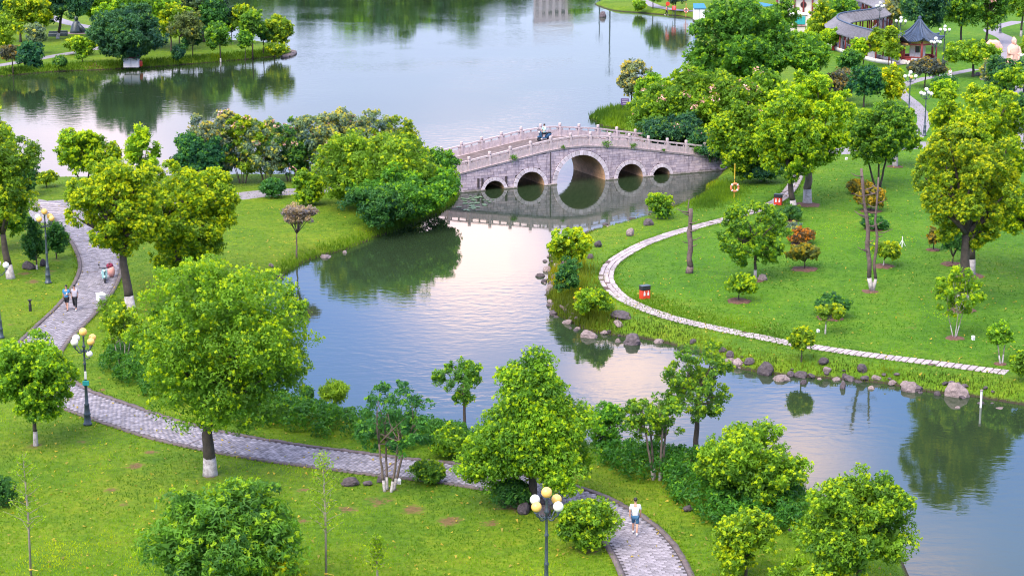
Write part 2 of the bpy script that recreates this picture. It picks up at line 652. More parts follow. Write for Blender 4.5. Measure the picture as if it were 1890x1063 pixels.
# ================================================================== THE GROUND AND THE WATER
W_PX = [(-700, 345), (-200, 337), (100, 334), (200, 332), (320, 331), (440, 328), (560, 328), (660, 323), (760, 326), (815, 330),
        # under the bridge's west end, then the headland shore down to the near bank
        (850, 357), (838, 372), (815, 392), (780, 408), (720, 431), (660, 452), (600, 471), (572, 480), (545, 493), (520, 510),
        (480, 545), (445, 600), (430, 660), (465, 712), (545, 748), (600, 768), (700, 788), (860, 806), (1000, 818), (1100, 828),
        (1160, 836), (1220, 846), (1300, 852), (1400, 870), (1475, 900), (1510, 930), (1570, 965), (1640, 1000), (1668, 1040),
        (1710, 1110), (1780, 1230), (2500, 1230), (2300, 810), (2000, 768), (1890, 748), (1800, 733), (1700, 722), (1640, 709), (1560, 701),
        (1480, 696), (1420, 691), (1370, 682), (1338, 670), (1285, 648), (1230, 634), (1185, 625), (1130, 619), (1085, 611),
        (1048, 592), (1018, 575), (1010, 548), (1014, 512), (1016, 482), (1040, 455), (1078, 434), (1140, 417), (1200, 401),
        (1240, 386), (1280, 371), (1304, 357), (1308, 340), (1330, 322),
        # beyond the bridge, the east shore of the lake
        (1345, 292), (1290, 280), (1215, 258), (1150, 242), (1104, 230), (1086, 219), (1096, 209), (1138, 198), (1170, 190), (1210, 170),
        (1262, 130), (1280, 90), (1290, 52), (1276, 35), (1255, 30), (1212, 27), (1176, 24), (1136, 21), (1112, 15), (1096, 9), (1108, 3),
        (1140, -6), (1220, -18), (1330, -40), (1300, -62), (1100, -72), (900, -76), (700, -78), (520, -74), (440, -50), (408, -8), (410, 35),
        (403, 64), (428, 80), (484, 82), (520, 88), (541, 97), (520, 103), (470, 109), (400, 115), (300, 123), (200, 129), (100, 133),
        (0, 142), (-300, 168), (-800, 190)]
W_POLY = GN(W_PX, WATER_Z)
W_FINE = []
for a, b in zip(W_POLY, np.roll(W_POLY, -1, axis=0)):       # ragged natural edge
    k = max(1, int(np.linalg.norm(b - a) / 1.6))
    k = min(k, 24)
    nrm_ = np.array([-(b - a)[1], (b - a)[0]]) / max(np.linalg.norm(b - a), 1e-6)
    for i in range(k):
        j = 0 if i == 0 else rng.normal() * 0.22
        W_FINE.append(a + (b - a) * i / k + nrm_ * j)
W_FINE = np.array(W_FINE)


def shore_sd(P):
    """Signed distance to the waterline, positive on land."""
    P = np.asarray(P, float)
    return np.where(inside(P, W_FINE), -1, 1) * seg_dist(P, W_FINE)


def land_z(sd):
    t = np.clip(sd / 2.2, 0, 1)
    up = WATER_Z * (1 - (1 - (1 - t) ** 2))
    dn = WATER_Z - 1.4 * np.clip(-sd / 2.5, 0, 1)
    return np.where(sd > 0, up, dn)


def Z(x, y):
    return float(land_z(shore_sd(np.array([[x, y]])))[0])


# walks, as centre lines on the ground
PATH_MAIN = smooth_line(GN([(92, 372), (128, 398), (150, 424), (174, 455), (186, 490), (176, 525), (152, 560), (118, 595), (82, 630), (64, 662),
                            (78, 698), (118, 728), (175, 750), (250, 776), (330, 800), (420, 819), (520, 836), (630, 850), (730, 863), (817, 872),
                            (910, 886), (985, 902), (1050, 920), (1105, 945), (1150, 974), (1182, 1008), (1204, 1045), (1218, 1085), (1226, 1150)]), 0.30)
PATH_STONE = smooth_line(GN([(1530, 284), (1492, 300), (1476, 318), (1462, 345), (1440, 368), (1395, 389), (1340, 405), (1290, 418), (1240, 432),
                             (1190, 450), (1150, 471), (1127, 489), (1119, 508), (1124, 526), (1147, 549), (1190, 570), (1250, 590), (1330, 608),
                             (1400, 622), (1460, 634), (1530, 645), (1600, 655), (1680, 665), (1760, 675), (1852, 687)]), 0.40)
ROADS = [
    ('plaza', [(45, 372), (95, 372), (160, 408), (110, 418), (60, 408)], 0, 'pale paved plaza where the walks meet'),
    ('lakeside_road', [(-60, 360), (40, 372), (110, 388), (200, 392), (330, 378), (430, 364), (500, 356), (570, 352), (700, 338), (800, 318)], 3.2, None),
    ('bridge_road', [(1325, 290), (1400, 290), (1470, 284), (1530, 280), (1600, 276), (1700, 268), (1800, 272), (1950, 290)], 4.0, None),
    ('park_path', [(1690, 255), (1706, 222), (1690, 195), (1660, 165), (1695, 148), (1740, 140), (1800, 128)], 1.5, None),
    ('park_path', [(1940, 330), (1900, 280), (1884, 240), (1890, 190), (1875, 150), (1850, 110), (1860, 75), (1830, 55), (1880, 40)], 2.4, None),
    ('far_path', [(1165, -8), (1200, 8), (1218, 14), (1262, 20), (1330, 22)], 2.2, None),
    ('shore_path', [(-60, 130), (0, 121), (60, 111), (110, 102), (170, 92), (230, 78)], 2.0, None),
    ('shore_path', [(60, 20), (110, 38), (150, 48), (230, 58)], 2.5, None),
]

# bare earth patches: photo position and radius in photo pixels
MUD_PX = [(1363, 556, 22), (1485, 497, 22), (1478, 450, 18), (1455, 405, 24), (1530, 585, 26), (1630, 492, 18), (1605, 538, 14), (1490, 378, 24), (1460, 390, 14),
          (1775, 572, 28), (1788, 512, 32), (1758, 487, 20), (1762, 623, 24), (1848, 672, 18), (1523, 617, 10), (1396, 518, 18), (1652, 307, 15), (1690, 605, 10), (1680, 605, 8), (1622, 350, 14),
          (1715, 440, 16), (1850, 560, 9), (1590, 575, 9),
          (785, 880, 26), (945, 932, 45), (1090, 1015, 36), (720, 905, 28), (760, 940, 34), (700, 925, 40), (830, 960, 36), (905, 965, 26), (640, 940, 28), (920, 1020, 14),
          (388, 878, 32), (67, 822, 24), (280, 835, 22), (205, 905, 20), (230, 930, 24), (150, 815, 20), (250, 860, 26), (560, 960, 20), (560, 905, 20), (600, 870, 16),
          (90, 502, 26), (45, 505, 22), (20, 600, 12), (190, 720, 14), (565, 690, 12), (60, 520, 26), (105, 480, 20),
          (170, 118, 28), (300, 118, 24), (215, 122, 18), (125, 62, 20), (140, 118, 14), (1880, 120, 18), (1330, 330, 12)]
MUD = [(*G(a, b), r * mpp(G(a, b)[1])) for a, b, r in MUD_PX]
LAWN_R = GN([(1080, 560), (1130, 460), (1260, 420), (1330, 340), (1520, 300), (1500, 190), (1520, 110), (1700, 0), (2300, 0), (2300, 730), (1850, 688), (1600, 656), (1400, 622), (1200, 575)])


def ground_attrs(P):
    lawn = np.clip(np.where(inside(P, LAWN_R), 1, -1) * np.minimum(seg_dist(P, LAWN_R), 6) / 6 * .5 + .5, 0, 1)
    mud = np.zeros(len(P))
    for x, y, r in MUD:
        d = np.sqrt((P[:, 0] - x) ** 2 + ((P[:, 1] - y) * .9) ** 2)
        mud = np.maximum(mud, np.clip(1.15 - .85 * d / r, 0, 1))
    return lawn, mud


def ground_mat():
    m, n, l, out = nodes_of('turf')
    geo = n.new('ShaderNodeNewGeometry')
    v = geo.outputs['Position']
    a1 = n.new('ShaderNodeAttribute'); a1.attribute_name = 'lawn'
    a2 = n.new('ShaderNodeAttribute'); a2.attribute_name = 'mud'
    big = nnoise(n, l, v, 0.09, 4, 0.6, 0.5)
    mid = nnoise(n, l, v, 0.75, 5, 0.65, 0.3)
    fin = nnoise(n, l, v, 5.0, 4, 0.7)
    f = nmath(n, l, 'ADD', nmath(n, l, 'MULTIPLY', big, .35), nmath(n, l, 'ADD', nmath(n, l, 'MULTIPLY', mid, .35), nmath(n, l, 'MULTIPLY', fin, .30)))
    left = nramp(n, l, f, [(.34, (.040, .105, .006)), (.46, (.078, .150, .007)), (.56, (.125, .185, .009)), (.70, (.21, .205, .02))])
    right = nramp(n, l, f, [(.36, (.032, .100, .006)), (.47, (.060, .152, .008)), (.57, (.092, .185, .010)), (.68, (.19, .20, .02))])
    col = nmix(n, l, a1.outputs['Fac'], left, right)
    # mown texture: uneven lay of the blades
    mow = nnoise(n, l, v, 2.3, 5, .72, .4)
    col = nmix(n, l, 1.0, col, nramp(n, l, mow, [(.33, (.60, .66, .62)), (.52, (1, 1, 1)), (.70, (1.25, 1.20, 1.1))]), 'MULTIPLY')
    # thin worn spots and the bare beds
    w = nmath(n, l, 'ADD', nmath(n, l, 'MULTIPLY', a2.outputs['Fac'], 1.05), nmath(n, l, 'MULTIPLY', nmath(n, l, 'SUBTRACT', nmath(n, l, 'ADD', nmath(n, l, 'MULTIPLY', mid, .5), nmath(n, l, 'MULTIPLY', fin, .5)), .5), 3.2))
    wf = nramp(n, l, w, [(.62, (0, 0, 0)), (1.1, (1, 1, 1))])
    earth = nramp(n, l, fin, [(.3, (.085, .046, .028)), (.7, (.20, .105, .058))])
    col = nmix(n, l, nmath(n, l, 'MULTIPLY', wf, .85), col, earth)
    # wet earth at and below the waterline
    sep = n.new('ShaderNodeSeparateXYZ')
    l.new(v, sep.inputs[0])
    hz = nmath(n, l, 'ADD', sep.outputs['Z'], nmath(n, l, 'MULTIPLY', nmath(n, l, 'SUBTRACT', fin, .5), .25))
    wet = nramp(n, l, nmath(n, l, 'ADD', hz, 1.0), [(.36, (1, 1, 1)), (.48, (0, 0, 0))])
    col = nmix(n, l, wet, col, (.040, .032, .022))
    p = n.new('ShaderNodeBsdfPrincipled')
    l.new(col, p.inputs['Base Color'])
    p.inputs['Roughness'].default_value = .9
    p.inputs['Specular IOR Level'].default_value = .15
    bp = n.new('ShaderNodeBump')
    bp.inputs['Distance'].default_value = .30
    bp.inputs['Strength'].default_value = .9
    tex = nmath(n, l, 'ADD', nmath(n, l, 'MULTIPLY', nnoise(n, l, v, 1.7, 5, .7), .5), nmath(n, l, 'MULTIPLY', nnoise(n, l, v, 4.5, 3, .7), .35))
    l.new(tex, bp.inputs['Height'])
    l.new(bp.outputs[0], p.inputs['Normal'])
    l.new(p.outputs[0], out.inputs[0])
    return m


TURF = ground_mat()


def build_ground():
    us = np.concatenate([np.linspace(-60, -.8, 10), np.linspace(-.7, -.34, 16), np.linspace(-.32, .32, 230), np.linspace(.34, .7, 16), np.linspace(.8, 60, 10)])
    ys = np.concatenate([np.linspace(-400, 60, 10), np.exp(np.arange(math.log(66), math.log(480), .0062)), np.geomspace(500, 6000, 14)])
    sc = np.maximum(ys, 66)
    X = us[None, :] * np.minimum(sc, 480)[:, None]
    Y = np.repeat(ys[:, None], len(us), 1)
    P = np.stack([X.ravel(), Y.ravel()], 1)
    near = (np.abs(P[:, 0]) < .8 * np.maximum(P[:, 1], 66)) & (P[:, 1] > 55) & (P[:, 1] < 520)
    sd = np.full(len(P), 30.0)
    sd[near] = shore_sd(P[near])
    z = land_z(sd)
    lawn, mud = np.zeros(len(P)), np.zeros(len(P))
    lawn[near], mud[near] = ground_attrs(P[near])
    V = np.concatenate([P, z[:, None]], 1)
    nr, nc = len(ys), len(us)
    i = np.arange((nr - 1) * nc).reshape(nr - 1, nc)[:, :-1].ravel()
    F = np.stack([i, i + 1, i + nc + 1, i + nc], 1)
    me = mesh_np('ground', V, F, TURF, smooth=True)
    for nm, val in (('lawn', lawn), ('mud', mud)):
        a = me.attributes.new(nm, 'FLOAT', 'POINT')
        a.data.foreach_set('value', val.astype(np.float32))
    tag(link('ground', me), 'rolling park lawn of bright green turf with worn brown patches', kind='structure')


build_ground()


def water_mat():
    m, n, l, out = nodes_of('lake_water')
    geo = n.new('ShaderNodeNewGeometry')
    v = geo.outputs['Position']
    mp = n.new('ShaderNodeMapping')
    mp.inputs['Scale'].default_value = (.55, 1.0, 1.0)
    mp.inputs['Rotation'].default_value = (0, 0, R(-8))
    l.new(v, mp.inputs['Vector'])
    calm = nramp(n, l, nnoise(n, l, v, .035, 2, .5, .6), [(.40, (.12,) * 3), (.62, (1,) * 3)])
    w1 = nnoise(n, l, mp.outputs[0], 1.5, 2, .5, .3)
    w2 = nnoise(n, l, mp.outputs[0], 5.0, 3, .55, .2)
    h = nmath(n, l, 'MULTIPLY', nmath(n, l, 'ADD', w1, nmath(n, l, 'MULTIPLY', w2, .22)), calm)
    bp = n.new('ShaderNodeBump')
    bp.inputs['Strength'].default_value = 1.0
    bp.inputs['Distance'].default_value = .017
    l.new(h, bp.inputs['Height'])
    p = n.new('ShaderNodeBsdfPrincipled')
    col = nramp(n, l, nnoise(n, l, v, .05, 3, .5), [(.3, (.016, .030, .014)), (.7, (.024, .040, .018))])
    l.new(col, p.inputs['Base Color'])
    p.inputs['Roughness'].default_value = .035
    p.inputs['IOR'].default_value = 1.45
    l.new(bp.outputs[0], p.inputs['Normal'])
    l.new(p.outputs[0], out.inputs[0])
    return m


mb = MB()
mb.add([(-600, 40, WATER_Z), (600, 40, WATER_Z), (600, 520, WATER_Z), (-600, 520, WATER_Z)], [(0, 1, 2, 3)])
WATER = water_mat()
tag(mb.build('water', WATER), 'still lake water mirroring trees, bridge and evening clouds', kind='structure')


# ------------------------------------------------------------------ walks
def ribbon(name, L, w, z, m, label=None, edge_noise=0.0):
    T = tangents(L)
    N = np.stack([-T[:, 1], T[:, 0]], 1)
    hw = w / 2
    a = L + N * (hw + (rng.normal(size=(len(L), 1)) * edge_noise if edge_noise else 0))
    b = L - N * (hw + (rng.normal(size=(len(L), 1)) * edge_noise if edge_noise else 0))
    V = np.concatenate([np.c_[a, np.full(len(a), z)], np.c_[b, np.full(len(b), z)]])
    n = len(L)
    i = np.arange(n - 1)
    F = np.stack([i, i + n, i + n + 1, i + 1], 1)
    o = link(name, mesh_np(name, V, F, m))
    return tag(o, label, kind='structure')


# main walk: bed, kerbs, slate pavers
walk = ribbon('footpath', PATH_MAIN, 2.75, .012, PATHBED, 'winding grey slate paver walk through the near lawn')
T_ = tangents(PATH_MAIN)
N_ = np.stack([-T_[:, 1], T_[:, 0]], 1)


def kerb(L, N, off, w, h, parent, m):
    """One long low edging as a swept box."""
    a, b = L + N * (off - w / 2), L + N * (off + w / 2)
    n = len(L)
    j = 1 + .25 * rng.normal(size=n)
    V = np.concatenate([np.c_[a, np.full(n, 0.0)], np.c_[a, h * j], np.c_[b, h * j], np.c_[b, np.full(n, 0.0)]])
    F = []
    i = np.arange(n - 1)
    for q in range(3):
        F.append(np.stack([q * n + i, (q + 1) * n + i, (q + 1) * n + i + 1, q * n + i + 1], 1))
    return link('kerb', mesh_np('kerb', V, np.concatenate(F), m), parent)


kerb(PATH_MAIN, N_, 1.50, .26, .07, walk, KERB)
kerb(PATH_MAIN, N_, -1.50, .26, .07, walk, KERB)

PV = MB().bbox((0, 0, 0), (.283, .186, .05), .012).mesh('paving_brick', PAVER)


def lay(L, rowlen, width, nacross, zc, piece, parent, name, stuffname, m, limit=300, jit=.006, bond=True, skip=0.0, base=None):
    """Lays pieces in rows along L; the nearest `limit` in view are objects of their own, the rest one joined part."""
    S = smooth_line(L, rowlen)
    T = tangents(S)
    rows = []
    dx = width / nacross
    for i, (p, t) in enumerate(zip(S, T)):
        nx = np.array([-t[1], t[0]])
        k0 = .5 if (bond and i % 2) else 0
        for k in range(nacross - (1 if k0 else 0)):
            if skip and rng.random() < skip:
                continue
            o = -width / 2 + dx * (k + .5 + k0)
            q = p + nx * (o + rng.normal() * jit)
            rows.append((q[0], q[1], zc + rng.normal() * .004, math.atan2(nx[1], nx[0]) + rng.normal() * .02))
    # order by nearness to the camera, but only those inside the view
    def key(r):
        u = r[0] / max(r[1], 1)
        vis = abs(u) < .262 and r[1] > 79
        return (0 if vis else 1, r[1])
    rows.sort(key=key)
    for r in rows[:limit]:
        o = link(name, piece, parent)
        o.location = (r[0], r[1], r[2])
        o.rotation_euler = (rng.normal() * .008, rng.normal() * .008, r[3])
    rest = np.array(rows[limit:])
    if len(rest):
        ex = np.array([tuple(x.co) for x in piece.vertices]).max(0)
        bv = np.array([(sx * ex[0], sy * ex[1], sz * ex[2]) for sz in (-1, 1) for sx, sy in ((-1, -1), (1, -1), (1, 1), (-1, 1))])
        quads = np.array([(4, 5, 6, 7), (0, 1, 5, 4), (1, 2, 6, 5), (2, 3, 7, 6), (3, 0, 4, 7)])
        c, s = np.cos(rest[:, 3]), np.sin(rest[:, 3])
        X = rest[:, 0][:, None] + bv[None, :, 0] * c[:, None] - bv[None, :, 1] * s[:, None]
        Y = rest[:, 1][:, None] + bv[None, :, 0] * s[:, None] + bv[None, :, 1] * c[:, None]
        Zz = rest[:, 2][:, None] + bv[None, :, 2] + 0 * X
        V = np.stack([X, Y, Zz], -1).reshape(-1, 3)
        F = (quads[None] + (np.arange(len(rest)) * len(bv))[:, None, None]).reshape(-1, 4)
        tn = np.repeat(rng.random(len(rest)), len(quads))
        o = link(stuffname, mesh_np(stuffname, V, F, m, tint=tn), parent)
        o['kind'] = 'stuff'


def tinted(name, col, amt, rough):
    """Same stone as a single piece's material, toned piece by piece with the 'tint' attribute."""
    m, n, l, out = nodes_of(name)
    at = n.new('ShaderNodeAttribute')
    at.attribute_name = 'tint'
    tc = n.new('ShaderNodeTexCoord')
    f = nnoise(n, l, tc.outputs['Object'], 3.0, 4, .6)
    c1 = nramp(n, l, at.outputs['Fac'], [(0, tuple(x * (1 - amt) for x in col)), (1, tuple(x * (1 + amt) for x in col))])
    c2 = nmix(n, l, 1.0, c1, nramp(n, l, f, [(.3, (.65,) * 3), (.7, (1.3,) * 3)]), 'MULTIPLY')
    p = n.new('ShaderNodeBsdfPrincipled')
    l.new(c2, p.inputs['Base Color'])
    p.inputs['Roughness'].default_value = rough
    l.new(p.outputs[0], out.inputs[0])
    return m


PAVER_T = tinted('slate_paver_far', (.238, .212, .246), .30, .85)
SLAB_T = tinted('pale_slab_far', (.34, .285, .30), .25, .8)
lay(PATH_MAIN, .20, 2.66, 9, .018, PV, walk, 'paving_brick', 'paving_bricks', PAVER_T, jit=.004)
for k, q in enumerate(range(60, len(PATH_MAIN) - 20, 37)):     # pale cross joints between the laid sections
    p, t = PATH_MAIN[q], T_[q]
    MB().box((p[0], p[1], .024), (.05, 2.62, .05), math.atan2(t[1], t[0])).build('cross_joint', SLABBED, walk)

# stone walk across the right lawn
swalk = ribbon('stone_path', PATH_STONE, 1.12, .010, SLABBED, 'narrow path of pale stone slabs curving across the right lawn')
SL = MB().bbox((0, 0, 0), (.33, .40, .05), .02).mesh('paving_slab', SLAB)
lay(PATH_STONE, .46, 1.10, 3, .022, SL, swalk, 'paving_slab', 'paving_slabs', SLAB_T, jit=.012, bond=False, skip=.03)

for name, px, w, label in ROADS:
    if w == 0:
        P = GN(px)
        o = link(name, mesh_np(name, np.c_[P, np.full(len(P), .008)], np.arange(len(P))[None, :], PAVED))
        tag(o, label, kind='structure')
    else:
        L = smooth_line(GN(px), .8)
        ribbon(name, L, w, .004 if name == 'lakeside_road' else .006, PAVED)
for k in range(5):      # the plaza's shallow broad steps
    a, b = G(52 + k * 3, 374 + k * 4.2), G(112 + k * 9, 378 + k * 4.5)
    c = ((a[0] + b[0]) / 2, (a[1] + b[1]) / 2, .03)
    o = MB().box(c, (math.hypot(b[0] - a[0], b[1] - a[1]), .35, .07), math.atan2(b[1] - a[1], b[0] - a[0])).build('plaza_step', SLAB)
    tag(o, kind='structure')

# ================================================================== THE BRIDGE
BR_ANG = R(25.5)
BR_O = G(1072.5, 336.5, WATER_Z)
BW = 6.4                      # width between the two faces
br = empty('stone_arch_bridge', (BR_O[0], BR_O[1], WATER_Z), BR_ANG, 'grey stone five-arch humpback bridge with carved post railings over the channel', 'bridge')
_ps = np.array([-20, -17, -14, -12.2, -7.1, -3.1, 0, 4.9, 8.7, 12.9, 16, 20.])
_pz = np.array([.74, 1.02, 1.44, 1.78, 2.60, 3.26, 3.46, 2.96, 2.30, 1.62, 1.12, .74])
_ss = np.linspace(-22, 22, 881)
_zz = np.interp(_ss, _ps, _pz)
_k = np.exp(-np.linspace(-2.5, 2.5, 61) ** 2 / 2)
_zz = np.convolve(np.pad(_zz, 30, mode='edge'), _k / _k.sum(), 'valid')


def deck(s):
    return float(np.interp(s, _ss, _zz))


# arches: centre along the bridge, half span, crown height above water, ring thickness
ARCH = [(0.0, 2.52, 2.52, .42), (-5.14, 1.38, 1.36, .36), (5.14, 1.33, 1.33, .36), (-8.77, 1.0, .82, .32), (8.46, .94, .78, .32)]


def circ(a):
    s0, hw, h, t = a
    r = (hw * hw + h * h) / (2 * h)
    return s0, h - r, r            # centre s, centre z, radius


def arch_z(s):
    for a in ARCH:
        c, cz, r = circ(a)
        if abs(s - c) < a[1]:
            return cz + math.sqrt(max(0, r * r - (s - c) ** 2))
    return None


# core
S0, S1 = -17.5, 17.5
mb = MB()
grid = sorted(set([round(S0 + i * .14, 3) for i in range(int((S1 - S0) / .14) + 1)] + [a[0] + k * a[1] for a in ARCH for k in (-.9999, .9999, -.985, .985, -.94, .94)]))
for s, e in zip(grid[:-1], grid[1:]):
    mid = (s + e) / 2
    za, zb = arch_z(s), arch_z(e)
    inn = arch_z(mid) is not None
    ba = za if inn and za is not None else (0.0 if inn else -1.6)
    bb = zb if inn and zb is not None else (0.0 if inn else -1.6)
    ta, tb = deck(s) - .12, deck(e) - .12
    for n0, fl in ((.05, 0), (BW - .05, 1)):
        q = [(s, n0, ba), (e, n0, bb), (e, n0, tb), (s, n0, ta)]
        mb.add(q, [(0, 1, 2, 3) if not fl else (3, 2, 1, 0)], 0)
    mb.add([(s, .05, ta), (e, .05, tb), (e, BW - .05, tb), (s, BW - .05, ta)], [(0, 1, 2, 3)], 0)
mb.build('bridge_core', MORTAR, br)
for a in ARCH:                     # barrel vaults
    c, cz, r = circ(a)
    th = math.acos(max(-1, min(1, a[1] / r))) if cz <= 0 else 0
    th0 = math.atan2(-1.3 - cz, math.sqrt(max(.01, r * r - (cz) ** 2))) if False else math.asin(max(-1, -cz / r))
    mbv = MB()
    na = 20
    pts = [(c + r * math.cos(th0 + (math.pi - 2 * th0) * k / na), cz + r * math.sin(th0 + (math.pi - 2 * th0) * k / na)) for k in range(na + 1)]
    pts = [(pts[0][0], -1.6)] + pts + [(pts[-1][0], -1.6)]
    for (p0, q0), (p1, q1) in zip(pts[:-1], pts[1:]):
        for j in range(8):
            n0, n1 = .02 + (BW - .04) * j / 8, .02 + (BW - .04) * (j + 1) / 8
            mbv.add([(p0, n0, q0), (p1, n0, q1), (p1, n1, q1), (p0, n1, q0)], [(0, 1, 2, 3)])
    mbv.build('vault', BARREL_GLOW, br, smooth=False)

# face stones, cut round the arch rings
VOID = [(circ(a)[0], circ(a)[1], circ(a)[2] + a[3] + .035) for a in ARCH]


def cut_block(s0, s1, z0, z1, n0, dep):
    pts = []
    for (a, b), (c, d) in (((s0, z0), (s1, z0)), ((s1, z0), (s1, z1)), ((s1, z1), (s0, z1)), ((s0, z1), (s0, z0))):
        for k in range(4):
            pts.append([a + (c - a) * k / 4, b + (d - b) * k / 4])
    moved = 0
    for p in pts:
        for c, cz, r in VOID:
            d = math.hypot(p[0] - c, p[1] - cz)
            if d < r:
                moved += 1
                k = r / max(d, 1e-3)
                p[0], p[1] = c + (p[0] - c) * k, cz + (p[1] - cz) * k
        top = deck(p[0]) - .20
        if p[1] > top:
            p[1] = top
    area = abs(sum(pts[i][0] * pts[(i + 1) % 16][1] - pts[(i + 1) % 16][0] * pts[i][1] for i in range(16))) / 2
    if moved > 13 or area < .018:
        return None
    if moved == 0 and max(p[1] for p in pts) == z1:
        pts = [[s0, z0], [s1, z0], [s1, z1], [s0, z1]]
    n = len(pts)
    vs = [(p[0], n0, p[1]) for p in pts] + [(p[0], n0 + dep, p[1]) for p in pts]
    fs = [tuple(range(n))] + [(i + n, (i + 1) % n + n, (i + 1) % n, i) for i in range(n)]
    return vs, fs, area


blocks = []
z = -.16
row = 0
while z < 3.4:
    h = .235 + .04 * rng.random()
    s = -15.2 + (.4 if row % 2 else 0) + rng.random() * .2
    while s < 15.2:
        w = .45 + .42 * rng.random()
        if z < deck(s + w / 2) - .25:
            proud = .012 + .018 * rng.random()
            b = cut_block(s + .011, s + w - .011, z + .010, z + h - .010, .05 - proud - .012, .06)
            if b:
                blocks.append((b, s))
        s += w
    z += h
    row += 1
blocks.sort(key=lambda b: -b[0][2] * (1 if abs(b[1]) < 13 else .3))
for b, s in blocks[:296]:
    MB().add(b[0], b[1]).build('stone_block', STONE, br)
if blocks[296:]:
    mb = MB()
    for b, s in blocks[296:]:
        mb.add(b[0], b[1])
    o = mb.build('stone_blocks', STONE, br)
    o['kind'] = 'stuff'
# ring stones
for a in ARCH:
    c, cz, r = circ(a)
    th0 = math.asin(max(-1, -cz / r))
    nv = max(9, int((math.pi - 2 * th0) * r / .36) | 1)
    for k in range(nv):
        t0 = th0 + (math.pi - 2 * th0) * (k + .04) / nv
        t1 = th0 + (math.pi - 2 * th0) * (k + .96) / nv
        vs, pr = [], .045 + .012 * rng.random()
        for n0 in (-pr, .09):
            for t, rr in ((t0, r), ((t0 + t1) / 2, r), (t1, r), (t1, r + a[3]), ((t0 + t1) / 2, r + a[3]), (t0, r + a[3])):
                vs.append((c + rr * math.cos(t), n0, cz + rr * math.sin(t)))
        fs = [(5, 4, 3, 2, 1, 0)] + [(i, (i + 1) % 6, (i + 1) % 6 + 6, i + 6) for i in range(6)]
        MB().add(vs, fs).build('voussoir', RING, br)
        vs2 = [(x, BW - y, zz) for x, y, zz in vs]
    # far ring, seen only in outline
    mb = MB()
    m_ = 24
    for k in range(m_):
        t0, t1 = th0 + (math.pi - 2 * th0) * k / m_, th0 + (math.pi - 2 * th0) * (k + 1) / m_
        q = [(c + rr * math.cos(t), BW + .03, cz + rr * math.sin(t)) for t, rr in ((t0, r), (t0, r + a[3]), (t1, r + a[3]), (t1, r))]
        mb.add(q, [(0, 1, 2, 3)])
    mb.build('far_arch_ring', STONE, br)
# footings between the arches
for s0, s1 in ((-3.76, -2.54), (2.54, 3.80), (-7.85, -6.54), (6.48, 7.60), (-15, -9.7), (9.34, 15)):
    MB().bbox(((s0 + s1) / 2, -.08, -.42), (s1 - s0, .36, 1.06), .05).build('pier_footing', STONE, br)
# drain slots and pilaster strips seen on the face
for s in (-3.15,):
    MB().box((s, -.005, 1.55), (.07, .06, 3.0)).build('joint_strip', MORTAR, br)
for s in (-7.6, -9.95, -10.35):
    MB().box((s, -.012, .72), (.20, .07, .85)).build('drain_slot', MORTAR, br)

# cornice slabs under the railing, both faces
CS = np.arange(-16.8, 16.81, 1.2)
for face, n0 in ((0, -.10), (1, BW + .10)):
    for a, b in zip(CS[:-1], CS[1:]):
        a_, b_ = a + .012, b - .012
        za, zb = deck(a_), deck(b_)
        vs = []
        for zo in (-.20, -.02):
            o = 0.0 if zo > -.1 else (.06 if face == 0 else -.06)
            vs += [(a_, n0 + o, za + zo), (b_, n0 + o, zb + zo), (b_, n0 + (.42 if face == 0 else -.42), zb + zo), (a_, n0 + (.42 if face == 0 else -.42), za + zo)]
        MB().add(vs, [(3, 2, 1, 0), (4, 5, 6, 7), (0, 1, 5, 4), (1, 2, 6, 5), (2, 3, 7, 6), (3, 0, 4, 7)]).build('cornice_slab', STONE_RAIL, br)
# paved deck, slab by slab
DS = np.arange(-17, 17.01, .62)
for i, (a, b) in enumerate(zip(DS[:-1], DS[1:])):
    cuts = (.45, 2.4, 4.1, BW - .45) if i % 2 else (.45, 1.7, 3.4, 4.8, BW - .45)
    for c0, c1 in zip(cuts[:-1], cuts[1:]):
        a_, b_ = a + .012, b - .012
        q = [(a_, c0 + .012, deck(a_)), (b_, c0 + .012, deck(b_)), (b_, c1 - .012, deck(b_)), (a_, c1 - .012, deck(a_))]
        lo = [(x, y, zz - .10) for x, y, zz in q]
        hi = [(x, y, zz - .02 + rng.random() * .012) for x, y, zz in q]
        MB().add(lo + hi, [(4, 5, 6, 7), (0, 1, 5, 4), (1, 2, 6, 5), (2, 3, 7, 6), (3, 0, 4, 7)]).build('deck_slab', DECK, br)

